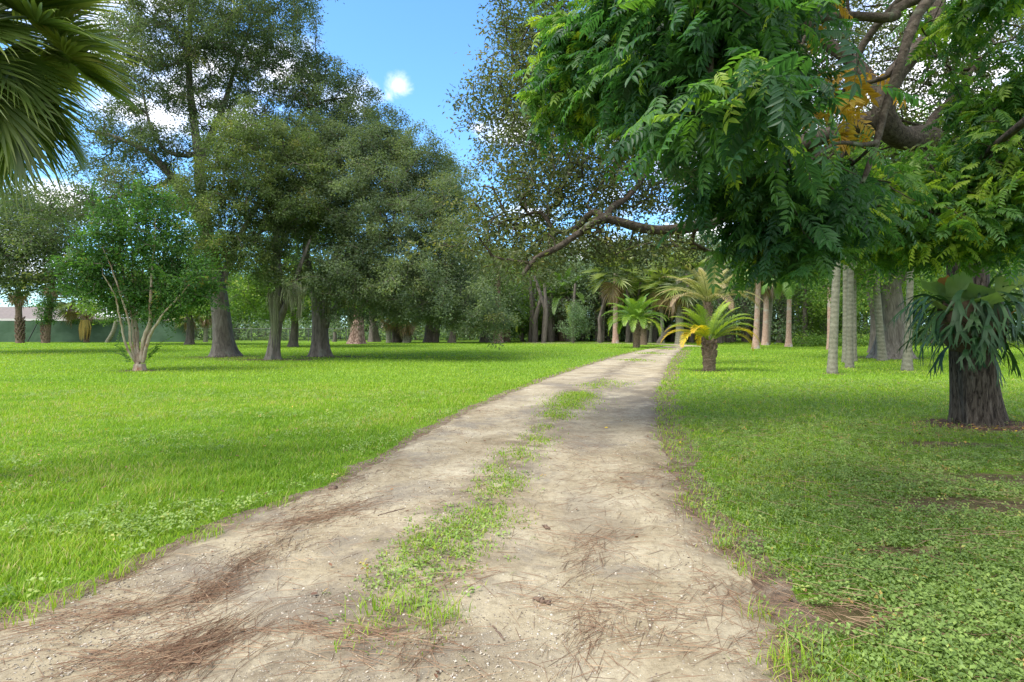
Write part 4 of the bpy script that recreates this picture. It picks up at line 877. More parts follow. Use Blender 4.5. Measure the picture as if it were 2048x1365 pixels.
def myr(cr, g):
    # stiff shoots with paired leaves, some low at the base
    tips = list(A[g.permutation(len(A))[:170]])
    low = [(258, 724, 240, 690, .9), (256, 700, 240, 660, .8), (255, 715, 220, 698, .7), (298, 715, 318, 690, .9), (300, 700, 345, 668, 1.3), (290, 728, 305, 700, .7), (245, 650, 232, 690, .8), (252, 640, 243, 680, .8), (320, 640, 350, 660, .9), (240, 620, 205, 640, .9)]
    sh = [(a, a + nrm(g.normal(0, .5, 3) + nrm(a - P(280, 600, Y)) * .8 + np.array([0, 0, .25])) * g.uniform(.5, .95)) for a in tips] + [(P(a, c, Y - .2), P(d, e, Y - .2 + g.normal(0, .15))) for a, c, d, e, f in low]
    for p0, p1 in sh:
        n = 12; Q = p0 + (p1 - p0) * np.linspace(0, 1, n)[:, None]; L = np.linalg.norm(p1 - p0); Q[:, 2] -= .12 * L * np.linspace(0, 1, n) ** 2
        cr.tube(Q[::4], .006, 3, .5, 1, False); ax = nrm(p1 - p0); sdx = nrm(np.cross(ax, [0, 0, 1.]) + g.normal(0, .3, 3)); up_ = np.cross(sdx, ax)
        for sgn in (-1, 1):
            d = np.tile(ax * .45 + sdx * sgn, (n, 1)) + g.normal(0, .12, (n, 3)); cr.inst(OVAL, Q, frames(nrm(np.tile(up_, (n, 1)) + g.normal(0, .2, (n, 3))), d, g.uniform(.075, .12, n)), np.clip(g.normal(.6, .16, n), 0, 1), 0)
mt = build_tree('crape_myrtle', 'multi-stemmed crape myrtle with smooth peeling pale stems and bright leafy shoots', 'tree', b, t.attract(A, .3, .1, .1), A, 'myrtle_leaf', 'myrtle_bark', .006, .22, 46, .10, OVAL, seed=5, flare=1.2, extra=myr, up=.5)

# ================================================================= right oak carrying the staghorn fern
b = G(1957, 848); Y = b[1]; t = Tree(7)
t.path([b] + path_px([(1952, 800), (1947, 740), (1942, 660), (1938, 580), (1932, 480), (1915, 380), (1890, 310)], Y), .315, .23, 'trunk', 30)
t.path(path_px([(1905, 345, Y), (1885, 300, Y - .3), (1845, 278, Y - .6), (1800, 276, Y - .9), (1772, 245, Y - 1.1), (1768, 205, Y - 1.2), (1790, 150, Y - 1.2), (1830, 105, Y - 1.2), (1868, 60, Y - 1.0), (1880, -30, Y - .8), (1900, -120, Y - .8)]), .20, .08, 'limb', 34)
t.path(path_px([(1775, 245, Y - 1.1), (1735, 240, Y - 1.0), (1690, 262, Y - .9), (1630, 278, Y - .8), (1585, 300, Y - .8), (1545, 352, Y - .9), (1480, 412, Y - 1), (1430, 442, Y - 1.1), (1360, 458, Y - 1.2), (1290, 458, Y - 1.3), (1210, 438, Y - 1.4), (1165, 462, Y - 1.6), (1115, 496, Y - 1.9), (1075, 515, Y - 2.1), (1045, 550, Y - 2.2)]), .135, .022, 'limb', 60)
t.path(path_px([(1215, 440, Y - 1.4), (1185, 425, Y - 1.2), (1150, 458, Y - 1.0), (1110, 462, Y - .9), (1080, 425, Y - .8), (1030, 440, Y - .8)]), .055, .02, 'limb', 20)
t.path(path_px([(1210, 440, Y - 1.4), (1225, 415, Y - 1.2), (1255, 395, Y - .9), (1290, 350, Y - .5), (1310, 290, Y)]), .06, .02, 'limb', 20)
t.path(path_px([(1480, 412, Y - 1), (1440, 405, Y - .4), (1400, 380, Y + .3), (1300, 300, Y + .5), (1180, 220, Y + .8), (1080, 150, Y + 1)]), .09, .025, 'limb', 30)
t.path(path_px([(1770, 205, Y - 1.2), (1700, 120, Y - .8), (1560, 40, Y - .3), (1380, -20, Y + .3), (1200, -20, Y + .8)]), .11, .03, 'limb', 34)
t.path(path_px([(1835, 100, Y - 1.2), (1870, 110, Y - 1.6), (1920, 95, Y - 2)]), .06, .02, 'limb', 12)
t.path(path_px([(1850, 278, Y - .6), (1868, 235, Y - .3), (1900, 200, Y), (1960, 120, Y + .5)]), .08, .03, 'limb', 16)
YY_ = Y
NO = [E(1110, 492, Y - .7, 170, 30, 1.0, 200), E(1000, 440, Y - .3, 78, 45, 1.0, 120), E(1150, 390, Y - .2, 140, 50, 1.2, 230), E(1130, 300, Y + .3, 150, 60, 1.6, 240), E(1020, 220, Y + .8, 78, 55, 1.3, 160), E(1090, 160, Y + 1, 90, 60, 1.4, 150), E(1090, 60, Y + 1.2, 85, 70, 1.4, 190), E(1035, 5, Y + 1.2, 55, 30, 1.0, 45),
      E(1270, 500, Y - .4, 120, 22, 1.0, 70), E(1050, 525, Y - 1.4, 55, 22, .8, 50), E(1350, 390, Y + .4, 140, 55, 1.2, 130), E(1280, 150, Y + 1, 170, 140, 1.6, 240), E(1500, 120, Y + .8, 200, 120, 2, 240), E(1500, 330, Y + .6, 170, 60, 1.4, 80), E(1750, 120, Y + 1.6, 220, 140, 1.8, 130), E(1950, 200, Y + 1, 200, 160, 2.4, 220), E(1750, 380, Y + .5, 150, 60, 2, 90), E(1550, -180, Y, 480, 130, 3, 120), E(2100, -80, Y, 350, 200, 3, 70), E(1050, 360, Y - .3, 70, 40, 1, 55)]
A = crown_points([(c, r, int(n * 1.7)) for c, r, n in NO], 7, .27)
build_tree('live_oak', 'big near oak with dark furrowed trunk and crooked limb arching over the track', 'tree', b, t.attract(A, .32, .14, .03), A, 'near_oak_leaf', 'near_bark', .0085, .21, 78, .07, OAKL, seed=7, flare=1.14, twig='limb_bark')
oak_trunk_axis = [P(1952, 800, Y), P(1947, 740, Y), P(1942, 660, Y), P(1938, 580, Y), P(1932, 500, Y)]
bpy.data.objects['live_oak.003'].children
for o in bpy.data.objects:
    if o.type == 'MESH' and o.name.startswith('limb') and o.parent and o.parent.name == 'live_oak.003': o.data.materials[0] = M['limb_bark']

# ================================================================= pinnate-leaved tree, trunk just out of frame on the right
b = np.array([6.4, 3.4, 0]); t = Tree(9)
t.path([b, (6.3, 3.4, 1.8), (6.1, 3.5, 3.4), (5.7, 3.7, 5.2), (5.2, 3.9, 6.6)], .27, .17, 'trunk', 22)
t.path([(5.8, 3.65, 4.8), (4.6, 4.2, 4.7)] + path_px([(1930, -60, 4.6), (1850, 10, 4.5), (1822, 60, 4.45), (1800, 130, 4.4), (1770, 220, 4.4), (1752, 290, 4.35), (1733, 345, 4.3), (1725, 365, 4.3)]), .058, .014, 'limb', 44)
t.path([(5.9, 3.6, 4.4), (4.8, 4.6, 4.6)] + path_px([(1830, 0, 5.2), (1785, 35, 5.2), (1690, 32, 5.2), (1610, 48, 5.1), (1560, 70, 5.0), (1530, 97, 4.9), (1490, 60, 4.7), (1430, -30, 4.4)]), .055, .016, 'limb', 40)
t.path(path_px([(1800, 130, 4.4), (1770, 155, 4.5), (1690, 180, 4.6), (1640, 215, 4.7), (1590, 240, 4.8)]), .022, .008, 'limb', 16)
t.path(path_px([(1755, 285, 4.35), (1725, 290, 4.2), (1680, 286, 4.1), (1640, 305, 4.0), (1590, 350, 3.9)]), .018, .007, 'limb', 16)
t.path(path_px([(1620, 50, 5.1), (1600, 100, 5.0), (1585, 170, 4.9), (1580, 180, 4.9)]), .014, .006, 'limb', 10)
t.path([(5.3, 3.9, 6.4), (4.0, 3.6, 6.6), (2.6, 3.4, 5.9), (1.6, 3.2, 4.9), (1.1, 3.1, 4.0)] + path_px([(1420, 60, 3.6), (1425, 200, 3.4)]), .10, .014, 'limb', 34)
t.path([(2.6, 3.4, 5.9), (1.6, 3.8, 5.4), (1.0, 4.2, 4.6)] + path_px([(1250, 40, 5.2), (1200, 130, 5.1)]), .05, .012, 'limb', 22)
t.path([(5.9, 3.6, 4.4), (5.2, 4.6, 4.0), (4.6, 5.2, 3.4)] + path_px([(1950, 330, 6.6), (1890, 430, 6.5), (1850, 480, 6.5)]), .06, .012, 'limb', 20)
t.path([(5.5, 3.8, 5.6), (4.6, 5.4, 5.4), (3.8, 6.4, 4.6)] + path_px([(1700, 250, 6.3), (1660, 400, 6.2)]), .06, .012, 'limb', 24)
t.path([(4.0, 3.6, 6.6), (2.6, 2.0, 6.4), (.6, .6, 6.0), (-1.2, -.4, 5.4)], .07, .02, 'limb', 24)
PE = [E(1410, 90, 3.9, 160, 90, .55, 84), E(1440, 230, 3.4, 95, 55, .45, 40), E(1350, 190, 4.4, 100, 60, .55, 46), E(1225, 90, 5.2, 115, 75, .65, 74), E(1180, 185, 5.2, 85, 35, .55, 46), E(1140, 90, 5.4, 45, 55, .45, 26), E(1300, 0, 4.8, 120, 50, .6, 40), E(1565, 455, 4.6, 72, 66, .5, 80), E(1500, 360, 4.5, 75, 50, .45, 40), E(1640, 440, 5.2, 75, 50, .6, 46), E(1480, 20, 4.6, 100, 50, .5, 28),
      E(1950, 360, 6.6, 120, 100, .8, 130), E(2000, 210, 6.6, 75, 90, .8, 60), E(2010, 455, 6.2, 70, 45, .5, 40), E(1770, 435, 7.2, 130, 65, .9, 104), E(1870, 475, 6.6, 100, 45, .7, 66), E(1880, 390, 6.8, 70, 60, .7, 46), E(1590, -10, 5.6, 100, 30, .7, 16), E(1530, 190, 5.2, 45, 80, .6, 22), E(1970, 10, 6.4, 80, 40, .8, 26), E(1700, 390, 6.4, 60, 55, .6, 30), E(1500, -80, 4.0, 240, 50, .8, 24), E(1800, -120, 5.8, 280, 60, 1.4, 24)]
A = crown_points([(c, r, int(n * 1.4)) for c, r, n in PE], 9, .10)
g9 = rng_(99); extra_c = np.concatenate([ell(g9, (2.2, 1.6, 5.8), (2.8, 2.4, .7), 30), ell(g9, (4.8, 2.4, 7.0), (2.2, 2.2, .9), 24)])  # unseen leaf clusters above the frame, added for their shade
Aall = np.concatenate([A, extra_c])
t.attract(Aall, .22, .12, .02)
def pinn(cr, g):
    root = np.array([3.5, 4.0, 6.0]); N = 0
    for i, a in enumerate(Aall):
        n = g.integers(7, 12); dirb = nrm(a - root) * .5
        az = g.uniform(0, 6.28) + np.arange(n) * 2.4; el_ = g.normal(-.15, .35, n)
        d = np.stack([np.cos(az) * np.cos(el_), np.sin(az) * np.cos(el_), np.sin(el_)], 1) + dirb; d[:, 2] -= .18; d = nrm(d)
        nn = nrm(np.array([0, 0, 1.]) + g.normal(0, .28, (n, 3))); ct = np.clip(g.normal(.36, .2) + (.24 if a[0] < 1.3 and a[1] > 4.6 else 0) + (.30 if a[0] > 3.4 and a[1] > 5.5 else 0), .02, .95)  # right-hand clusters tinted lighter to stand for light from behind
        p = a + g.normal(0, .085, (n, 3)); w = g.integers(0, 4, n)
        for q in range(4):
            k = w == q
            cr.inst(COMP[q], p[k], frames(nn[k], d[k], g.uniform(.15, .29, k.sum()) * (1.05 if a[1] < 3.8 else 1)), np.clip(ct + g.normal(0, .15, k.sum()), 0, 1), 0)
pt_ = build_tree('pinnate_tree', 'overhanging tree with long feathery compound leaves, its trunk out of frame at right', 'tree', b, t, np.zeros((0, 3)), 'pinnate_leaf', 'limb_bark', .0042, seed=9, extra=pinn, flare=1.4, twig='limb_bark')
mb = MB(); g = rng_(98)
GA = np.concatenate([ell(g, *E(1655, 215, 4.7, 75, 80, .5, 1)[:2], 15), ell(g, *E(1625, 175, 4.8, 20, 60, .3, 1)[:2], 5), ell(g, *E(1690, 250, 4.6, 40, 22, .2, 1)[:2], 6), ell(g, *E(1640, 15, 5.1, 25, 20, .2, 1)[:2], 5), ell(g, *E(1720, 150, 5, 30, 20, .3, 1)[:2], 4)])
az = g.uniform(0, 6.28, len(GA)); d = nrm(np.stack([np.cos(az), np.sin(az), -.5 + 0 * az], 1)); nn = nrm(np.array([0, 0, 1.]) + g.normal(0, .35, (len(GA), 3)))
for q in range(4): mb.inst(COMP[q], GA[q::4], frames(nn[q::4], d[q::4], g.uniform(.22, .34, len(GA[q::4]))), np.clip(g.normal(.5, .25, len(GA[q::4])), 0, 1))
o = link('yellowed_leaves', mb.mesh('yellowed_leaves', M['gold_leaf'], b), pt_); o['label'] = 'golden yellow dying leaves among the green'

# ================================================================= staghorn fern on the near oak
def antler(mb, p, d, L, w, g, tint):
    """a flat hanging frond that forks into fingers"""
    def strip(p, d, L, w0, w1, n, fall, sd):
        pts = [p]; dd = d.copy()
        for i in range(n):
            dd = nrm(dd + np.array([0, 0, -fall / n])); pts.append(pts[-1] + dd * L / n)
        pts = np.array(pts); ww = np.linspace(w0, w1, n + 1)[:, None] * .5
        nn = nrm(np.cross(sd, nrm(np.gradient(pts, axis=0)))) * .18
        V = np.concatenate([pts - sd * ww + nn * ww, pts, pts + sd * ww + nn * ww]); m_ = n + 1
        Fc = [(i, i + 1, m_ + i + 1, m_ + i) for i in range(n)] + [(m_ + i, m_ + i + 1, 2 * m_ + i + 1, 2 * m_ + i) for i in range(n)]
        mb.add(V, Fc, tint, 0, True); return pts[-1], dd
    sd = nrm(np.cross(d, [0, 0, 1.]) + g.normal(0, .25, 3)); sd = nrm(sd - d * np.dot(sd, d))
    e, dd = strip(p, d, L * .5, w * .35, w * 1.15, 7, 1.5, sd)
    def fork(e, dd, L, w, lev):
        for sg in (-1, 1):
            d2 = nrm(dd + sd * sg * g.uniform(.28, .55) + g.normal(0, .12, 3)); ln = L * g.uniform(.7, 1.15)
            last = lev == 0 or (lev == 1 and g.random() < .3)
            e2, d3 = strip(e - d2 * w * .25 + sd * sg * w * .22, d2, ln, w * .72, w * (.16 if last else .75), 4, .45, sd)
            if not last: fork(e2, d3, L * .75, w * .62, lev - 1)
    fork(e, dd, L * .27, w * 1.0, 2 if g.random() < .6 else 1)
cz = P(1944, 655, 9.23); st = thing('staghorn_fern', 'huge staghorn fern with drooping antler fronds wrapped round the near oak trunk', 'fern', (cz[0], cz[1], 0)); og = np.array([cz[0], cz[1], 0]); g = rng_(70)
for i in range(96):
    az = g.uniform(0, 6.28) if i > 60 else g.uniform(-3.4, .3); z = g.uniform(1.15, 2.1); rr = .28 + .2 * g.random()
    h = np.array([math.cos(az), math.sin(az), 0]); p = np.array([cz[0], cz[1], z]) + h * rr
    side_ = abs(math.cos(az)); k = g.random()
    d0 = nrm(h * (.5 + .5 * side_) + np.array([g.normal(0, .25), g.normal(0, .25), g.uniform(.1, 1.3) if k < .5 else g.uniform(-1.0, .1)])); mb = MB(); antler(mb, p, d0, g.uniform(.45, .85) * (1.35 if side_ > .7 and k < .5 else 1) * (.8 if z < 1.45 else 1), g.uniform(.05, .10), g, float(np.clip(g.normal(.42, .26), 0, 1)))
    link('frond', mb.mesh('frond', M['staghorn_leaf'], og), st)
for i in range(13):
    az = -1.6 + (i - 6) * .46 + g.normal(0, .2); z = g.uniform(1.7, 2.12); h = np.array([math.cos(az), math.sin(az), 0]); c = np.array([cz[0], cz[1], z]) + h * g.uniform(.34, .5); s = nrm(np.array([-h[1], h[0], g.normal(0, .3)])); upv = nrm(h * g.uniform(.3, 1.1) + np.array([0, 0, 1])); R0 = g.uniform(.13, .23)
    mb = MB(); n, m_ = 7, 20; V = []
    for k in range(n):
        for q in range(m_):
            th = 2 * np.pi * q / m_; u_ = k / (n - 1); rad = R0 * u_ * (1 + (.13 * math.sin(5 * th + i) + .10 * math.sin(9 * th + 2 * i)) * u_) * (1.2 if math.sin(th) > 0 else .9); V.append(c + s * math.cos(th) * rad + upv * math.sin(th) * rad - h * (rad * rad * 1.4 * math.cos(th) ** 2) + h * (.10 * u_ ** 3 * max(0, math.sin(th)) + .02 * math.sin(6 * th + i) * u_))
    Fc = [(k * m_ + q, k * m_ + (q + 1) % m_, (k + 1) * m_ + (q + 1) % m_, (k + 1) * m_ + q) for k in range(n - 1) for q in range(m_)]
    mb.add(V, Fc, float([.2, .45, .6, .98, .35][i % 5]), 0, True)
    o = link('shield_frond', mb.mesh('shield_frond', M['shield_leaf'], og), st)
    if i % 5 == 3: o['label'] = 'dry brown shield frond'
# root mass against the bark
mb = MB(); n, m_ = 14, 24; V = []
for k in range(n):
    for q in range(m_):
        th = 2 * np.pi * q / m_; t_ = k / (n - 1); rad = .24 + .20 * max(0, math.sin(np.pi * t_)) ** .7 + g.normal(0, .025); V.append((cz[0] + rad * math.cos(th), cz[1] + rad * math.sin(th), 1.12 + .95 * t_))
mb.add(V, [(k * m_ + q, k * m_ + (q + 1) % m_, (k + 1) * m_ + (q + 1) % m_, (k + 1) * m_ + q) for k in range(n - 1) for q in range(m_)], .5, 0, True)
M['root_mass'] = plain_mat('root_mass', (.07, .05, .03), .95, .5, 22)
link('root_ball', mb.mesh('root_ball', M['root_mass'], og), st)

# ================================================================= cabbage palm in the upper left, trunk just out of frame
b = np.array([-5.45, 5.75, 0]); cp = thing('cabbage_palm', 'tall fan palm at the left edge with drooping split fan leaves', 'palm', b); g = rng_(31); top = np.array([-5.2, 5.75, 4.35])
mb = MB(); trunk_tube(mb, [b, (-5.45, 5.75, 2), top], .20, .17, 1.2, 18, 30, .04, 4); link('trunk', mb.mesh('trunk', M['palm_brown'], b), cp)
for i in range(62):
    u = i / 61; az = i * 2.399 + g.normal(0, .1); mb = MB(); fan_frond(mb, top + np.array([0, 0, .1 - .25 * u]), az, 1.35 - 2.0 * u + g.normal(0, .1), g.uniform(.45, .8), g.uniform(.64, .84), 56, .8 + .7 * u, float(np.clip(g.normal(.40, .12), .1, .75)), g, 2.1, 0, .046, .42, 1)
    link('fan_leaf', mb.mesh('fan_leaf', [M['fan_frond'], M['petiole']], b), cp)

# ================================================================= date palms in front
def date_palm(label, b, ztop, r, nf, L, tint, old, seed, el=(1.35, -.35), droop=(1.1, 1.9), N=46, ll=.24, w=.028, dead=0, single=True, lean=(0, 0), bark='palm_brown', bulge=.25, nb=26, vee=.35, hang=.3, squash=1):
    b = np.asarray(b, float); g = rng_(seed); root = thing('date_palm', label, 'palm', b)
    top = b + np.array([lean[0], lean[1], ztop]); mb = MB(); trunk_tube(mb, [b, (b + top) / 2 + np.array([lean[0] * .1, 0, 0]), top], r, r * .85, 1.15, 16, 24, .06, seed, bulge)
    boots(mb, b + np.array([lean[0] * .7, 0, 0]), r * 1.0, ztop * .42, ztop * 1.0, nb, g, r * .95)
    link('trunk', mb.mesh('trunk', M[bark], b), root)
    for i in range(nf):
        u = i / (nf - 1); az = i * 2.399 + g.normal(0, .12); az = math.atan2(math.sin(az) * squash, math.cos(az)); t0 = tint[0] + g.normal(0, .03); t1 = tint[1] + g.normal(0, .04)
        if u > 1 - old: t0 += .17; t1 += .27
        if u > 1 - dead: t0, t1 = .95, 1.0
        mb = MB(); pin_frond(mb, top + np.array([math.cos(az), math.sin(az), 0]) * r * .35, az, el[0] + (el[1] - el[0]) * u ** .9 + g.normal(0, .06), L * g.uniform(.9, 1.08) * (.82 + .18 * min(1, 3 * u)), N, droop[0] + (droop[1] - droop[0]) * u, ll, w, (min(t0, .9), min(t1, 1.0)), vee, g, 0, hang=hang)
        o = link('frond', mb.mesh('frond', M['date_frond'], b), root)
        if t0 > .5 and dead == 0: o['label'] = 'yellowing lower frond'
    return root
b = G(1418, 742); dp = date_palm('short date palm with yellowing arched fronds standing beside the track', b, 1.05, .19, 22, 1.75, (.42, .56), .36, 41, (1.46, .45), (.7, 2.25), 48, .21, .022, lean=(.02, 0), squash=.34)
# ferns tucked in the old leaf bases of that palm
mb = MB(); g = rng_(43); n = 90; th = g.uniform(0, 6.28, n); p = np.stack([b[0] + .20 * np.cos(th), b[1] + .20 * np.sin(th), g.uniform(.45, .95, n)], 1); d = np.stack([np.cos(th), np.sin(th), g.normal(.1, .5, n)], 1)
mb.inst(OVAL, p, frames(g.normal(0, .5, (n, 3)) + np.array([0, 0, 1]), d, g.uniform(.08, .17, n)), np.clip(g.normal(.7, .15, n), 0, 1)); o = link('trunk_fern', mb.mesh('trunk_fern', M['myrtle_leaf'], b)); tag(o, 'small green fern sprouting from the leaf bases of the yellowing palm', 'fern')
M['tan_frond'] = leaf_mat('tan_frond', [(0, (.16, .21, .06)), (.35, (.30, .31, .11)), (.65, (.40, .33, .17)), (1, (.36, .24, .17))], .35, .6, .25, 1.2)
b = G(1409, 727); b[0] += .15; tp = date_palm('taller tan date palm with dry brown-tipped fronds behind the yellowing palm', b, 2.55, .15, 24, 2.3, (.22, .72), .2, 44, (1.42, .35), (.7, 1.9), 64, .17, .014, vee=.2, hang=.5, squash=.7)
for ch in tp.children:
    if ch.name.startswith('frond'): ch.data.materials[0] = M['tan_frond']
    if 'label' in ch: del ch['label']
date_palm('pale green feather palm with round arching head left of the track bend', G(1273, 696), 2.0, .22, 32, 2.6, (.33, .42), .06, 45, (1.42, .12), (.8, 2.2), 36, .22, .04)
date_palm('small dense green palm sapling, left of a pair before the wood', G(1063, 683.5), .9, .34, 16, 2.5, (.30, .38), 0, 46, (1.25, .15), (1.0, 2.0), 34, .22, .05)
date_palm('smallest green palm sapling, right of a pair before the wood', G(1097, 682), 1.2, .22, 14, 2.2, (.34, .42), 0, 47, (1.25, .1), (1.0, 2.0), 34, .22, .045)
date_palm('large drooping date palm with orange lower fronds behind the round grey-green tree', P(1127, HY, 64) * [1, 1, 0], 4.6, .5, 40, 4.6, (.20, .28), .2, 48, (1.4, -.35), (.8, 2.0), 50, .15, .04)
date_palm('dark date palm with orange hanging fronds beside the reddish pine trunk', P(1012, HY, 62) * [1, 1, 0], 3.2, .42, 26, 3.4, (.22, .3), .12, 49, (1.3, -.2), (.9, 2.0), 44, .16, .04)

# ================================================================= smooth grey palms on the right
CRP = crown_mesh_pinnate(61, 18, 2.5, (1.35, -.2), (.8, 1.9), (.26, .34), 0, 50, .24, .032, 0, .3, .45)
crp_me = CRP.mesh('crown', M['date_frond'])
def tall_palm(name, label, bpx, Yb, tx, tz, r, bark, seed, crown=None, cs=1.0, flare=1.45, mats=None, lean_y=0.0, group=None, boot=0):
    b = P(bpx, HY, Yb); b[2] = 0; root = thing(name, label, 'palm', b, 0, group); top = P(tx, HY, Yb + lean_y); top[2] = tz
    mb = MB(); mid_ = b + (top - b) * .5 + np.array([(top[0] - b[0]) * .06, 0, 0]); trunk_tube(mb, [b, mid_, top], r, r * .78, flare, 18, 40, .006, seed)
    if boot: boots(mb, b, r, boot[0], boot[1], boot[2], rng_(seed), r * .9, 0)
    link('trunk', mb.mesh('trunk', M[bark], b), root)
    o = bpy.data.objects.new('crown', crown or crp_me); COL.objects.link(o); o.parent = root; o.location = top - b; o.rotation_euler = (0, 0, seed * 1.7); o.scale = (cs,) * 3
    return root
tall_palm('smooth_palm', 'thick leaning grey palm with mossy base, nearest of the smooth grey palms', 1664, 19.6, 1679, 6.3, .135, 'palm_grey', 1, flare=1.35)
tall_palm('smooth_palm', 'straight grey palm just right of the leaning one', 1699, 22.3, 1703, 6.8, .115, 'palm_grey', 2)
tall_palm('smooth_palm', 'pale greenish palm trunk behind the straight grey palm, on its left', 1691, 25.5, 1691, 7.4, .115, 'palm_grey', 3)
tall_palm('smooth_palm', 'pale thin palm trunk half hidden behind the straight grey palm, on its right', 1708, 26.5, 1709, 7.6, .10, 'palm_grey', 4)
tall_palm('smooth_palm', 'grey palm leaning left in front of the massive far oak trunk', 1765, 26.8, 1742, 7.0, .16, 'palm_grey', 5)
tall_palm('smooth_palm', 'short visible grey palm stub partly hidden by the staghorn fronds', 1814, 20.8, 1826, 6.6, .115, 'palm_grey', 6, flare=1.8)
FAN1 = crown_mesh_fan(71, 26, 1.0, 1.15, (1.35, -.9), .5, .2, 26, .10); fan_me = FAN1.mesh('crown', [M['fan_frond'], M['petiole']])
FAN2 = crown_mesh_fan(72, 26, .9, 1.1, (1.2, -1.25), .6, .38, 24, .11); fan2_me = FAN2.mesh('crown', [M['fan_frond'], M['petiole']])
FAN3 = crown_mesh_fan(73, 22, .9, 1.1, (1.35, -.5), .5, .0, 26, .11); fan3_me = FAN3.mesh('crown', [M['fan_frond'], M['petiole']])
tall_palm('tall_palm', 'reddish-topped pale palm trunk right of the tan date palm', 1511, 42, 1518, 5.8, .20, 'palm_red', 7, crp_me, 1.2, 1.6)
tall_palm('tall_palm', 'straight reddish palm trunk with swollen pale base, alone on the right lawn', 1577, 46, 1579, 5.6, .19, 'palm_red', 8, crp_me, 1.2, 1.7)
tall_palm('tall_palm', 'brownish palm trunk, left one of a close pair in the shade', 1530, 50, 1534, 6.2, .24, 'palm_red', 9, fan_me, 1.2)
tall_palm('tall_palm', 'thin palm trunk leaning right, right one of a close pair in the shade', 1536, 51, 1546, 6.2, .15, 'palm_grey', 10, fan_me, 1.1)
tall_palm('tall_palm', 'pinkish-grey palm trunk left of the leaning grey palm', 1660, 40, 1660, 6.4, .18, 'palm_red', 11, crp_me, 1.2)
tall_palm('tall_palm', 'very tall slim fan palm with bare reddish trunk above the wood edge', 1231, 57, 1231, 6.6, .26, 'palm_red', 12, fan_me, 1.5, 1.5)
tall_palm('tall_palm', 'second tall fan palm, its head hidden in the oak limb leaves', 1271, 66, 1268, 8.0, .24, 'palm_red', 13, fan_me, 1.6)
tall_palm('fan_palm', 'blue-green fan palm with bushy head above the pale feather palm', 1262, 62, 1261, 4.3, .25, 'palm_grey', 14, fan3_me, 1.9)
tall_palm('tall_palm', 'pale curved palm trunk left of the pale feather palm', 1255, 60, 1263, 4.6, .2, 'palm_grey', 15, crp_me, 1.0)
tall_palm('tall_palm', 'slim pale palm trunk leaning right of the pale feather palm', 1300, 58, 1306, 5.0, .16, 'palm_grey', 16, crp_me, 1.1)
tall_palm('tall_palm', 'slim pale upright palm trunk near the track bend', 1325, 56, 1323, 5.4, .18, 'palm_grey', 17, fan_me, 1.2)
tall_palm('fan_palm', 'short stout stump-like palm right of the pale feather palm', 1287, 51, 1286, 2.0, .32, 'palm_brown', 18, fan3_me, .55, 1.1)
tall_palm('tall_palm', 'broad pale ridged trunk right of the track bend, above the yellow fronds', 1360, 53, 1358, 5.6, .36, 'palm_grey', 19, fan_me, 1.6)
# leaning bare log by the bend
mb = MB(); b = P(1318, HY, 56); b[2] = 0; trunk_tube(mb, [b, P(1330, 668, 56), P(1344, 652, 56)], .28, .2, 1.1, 12, 12, .04, 3); o = link('leaning_log', mb.mesh('leaning_log', M['wood_bark'], b), None, b); tag(o, 'bare grey trunk leaning at a steep slant by the track bend', 'log')

# cabbage palms along the fence
for nm, lb, px, Yb, tx, tz, r, bk, cm_, sc_, bo in [
    ('cabbage_palm', 'upright cabbage palm with whitish criss-cross boots before the green fence', 40, 57, 36, 5.0, .30, 'palm_brown', fan2_me, .85, (.2, 2.4, 60)),
    ('cabbage_palm', 'vine-covered palm leaning out of a brown root clump by the fence', 91, 57, 104, 5.8, .30, 'palm_brown', fan2_me, .85, (.1, 1.8, 40)),
    ('cabbage_palm', 'small palm with a hanging yellow skirt beside the fence', 173, 59, 176, 3.1, .22, 'palm_brown', fan2_me, .6, 0),
    ('cabbage_palm', 'slim pale palm trunk right behind the crape myrtle', 374, 61, 373, 2.5, .25, 'palm_red', fan2_me, .95, 0),
    ('cabbage_palm', 'thin pale palm trunk left of the thick oak trunk', 411, 61, 413, 3.0, .2, 'palm_grey', fan2_me, .8, 0),
    ('cabbage_palm', 'cabbage palm with a straw-coloured skirt of dead leaves under the broad oak', 813, 58, 813, 2.4, .36, 'palm_grey', fan2_me, 1.0, (.1, 1.5, 24)),
    ('cabbage_palm', 'pale green-grey palm trunk left of the skirted palm', 778, 58, 776, 2.6, .26, 'palm_grey', fan2_me, .8, 0),
    ('cabbage_palm', 'low green fan palm in the shade left of the fence corner', 140, 61, 145, 4.0, .25, 'palm_brown', fan_me, 1.2, 0)]:
    tall_palm(nm, lb, px, Yb, tx, tz, r, bk, int(px) % 17, cm_, sc_, 1.3, boot=bo)
M['skirt'] = leaf_mat('skirt', [(0, (.24, .22, .08)), (.5, (.42, .33, .09)), (1, (.50, .31, .07))], .3, .6, .2)
mb = MB(); g = rng_(81); b = P(170, HY, 58.6); b[2] = 0
for i in range(90):
    a = g.uniform(0, 6.28); p = b + np.array([math.cos(a) * .35, math.sin(a) * .3, 2.2]); q = b + np.array([math.cos(a) * .5 * g.uniform(.3, 1), math.sin(a) * .4, g.uniform(.15, 1.0)]); mb.tube([p, p * .5 + q * .5 + np.array([math.cos(a) * .15, 0, .1]), q], [.02, .04, .008], 4, g.random())
o = link('dead_fronds', mb.mesh('dead_fronds', M['skirt'], b), None, b); tag(o, 'bright yellow dead fronds hanging below the small skirted palm', 'dead fronds')
mb = MB(); b = P(214, HY, 58.5); b[2] = 0; trunk_tube(mb, [b, P(226, 665, 58.5), P(233, 642, 58.5)], .2, .17, 1.1, 12, 12, .03, 3); o = link('leaning_log', mb.mesh('leaning_log', M['palm_grey'], b), None, b); tag(o, 'pale bare trunk leaning right against the green fence', 'log')
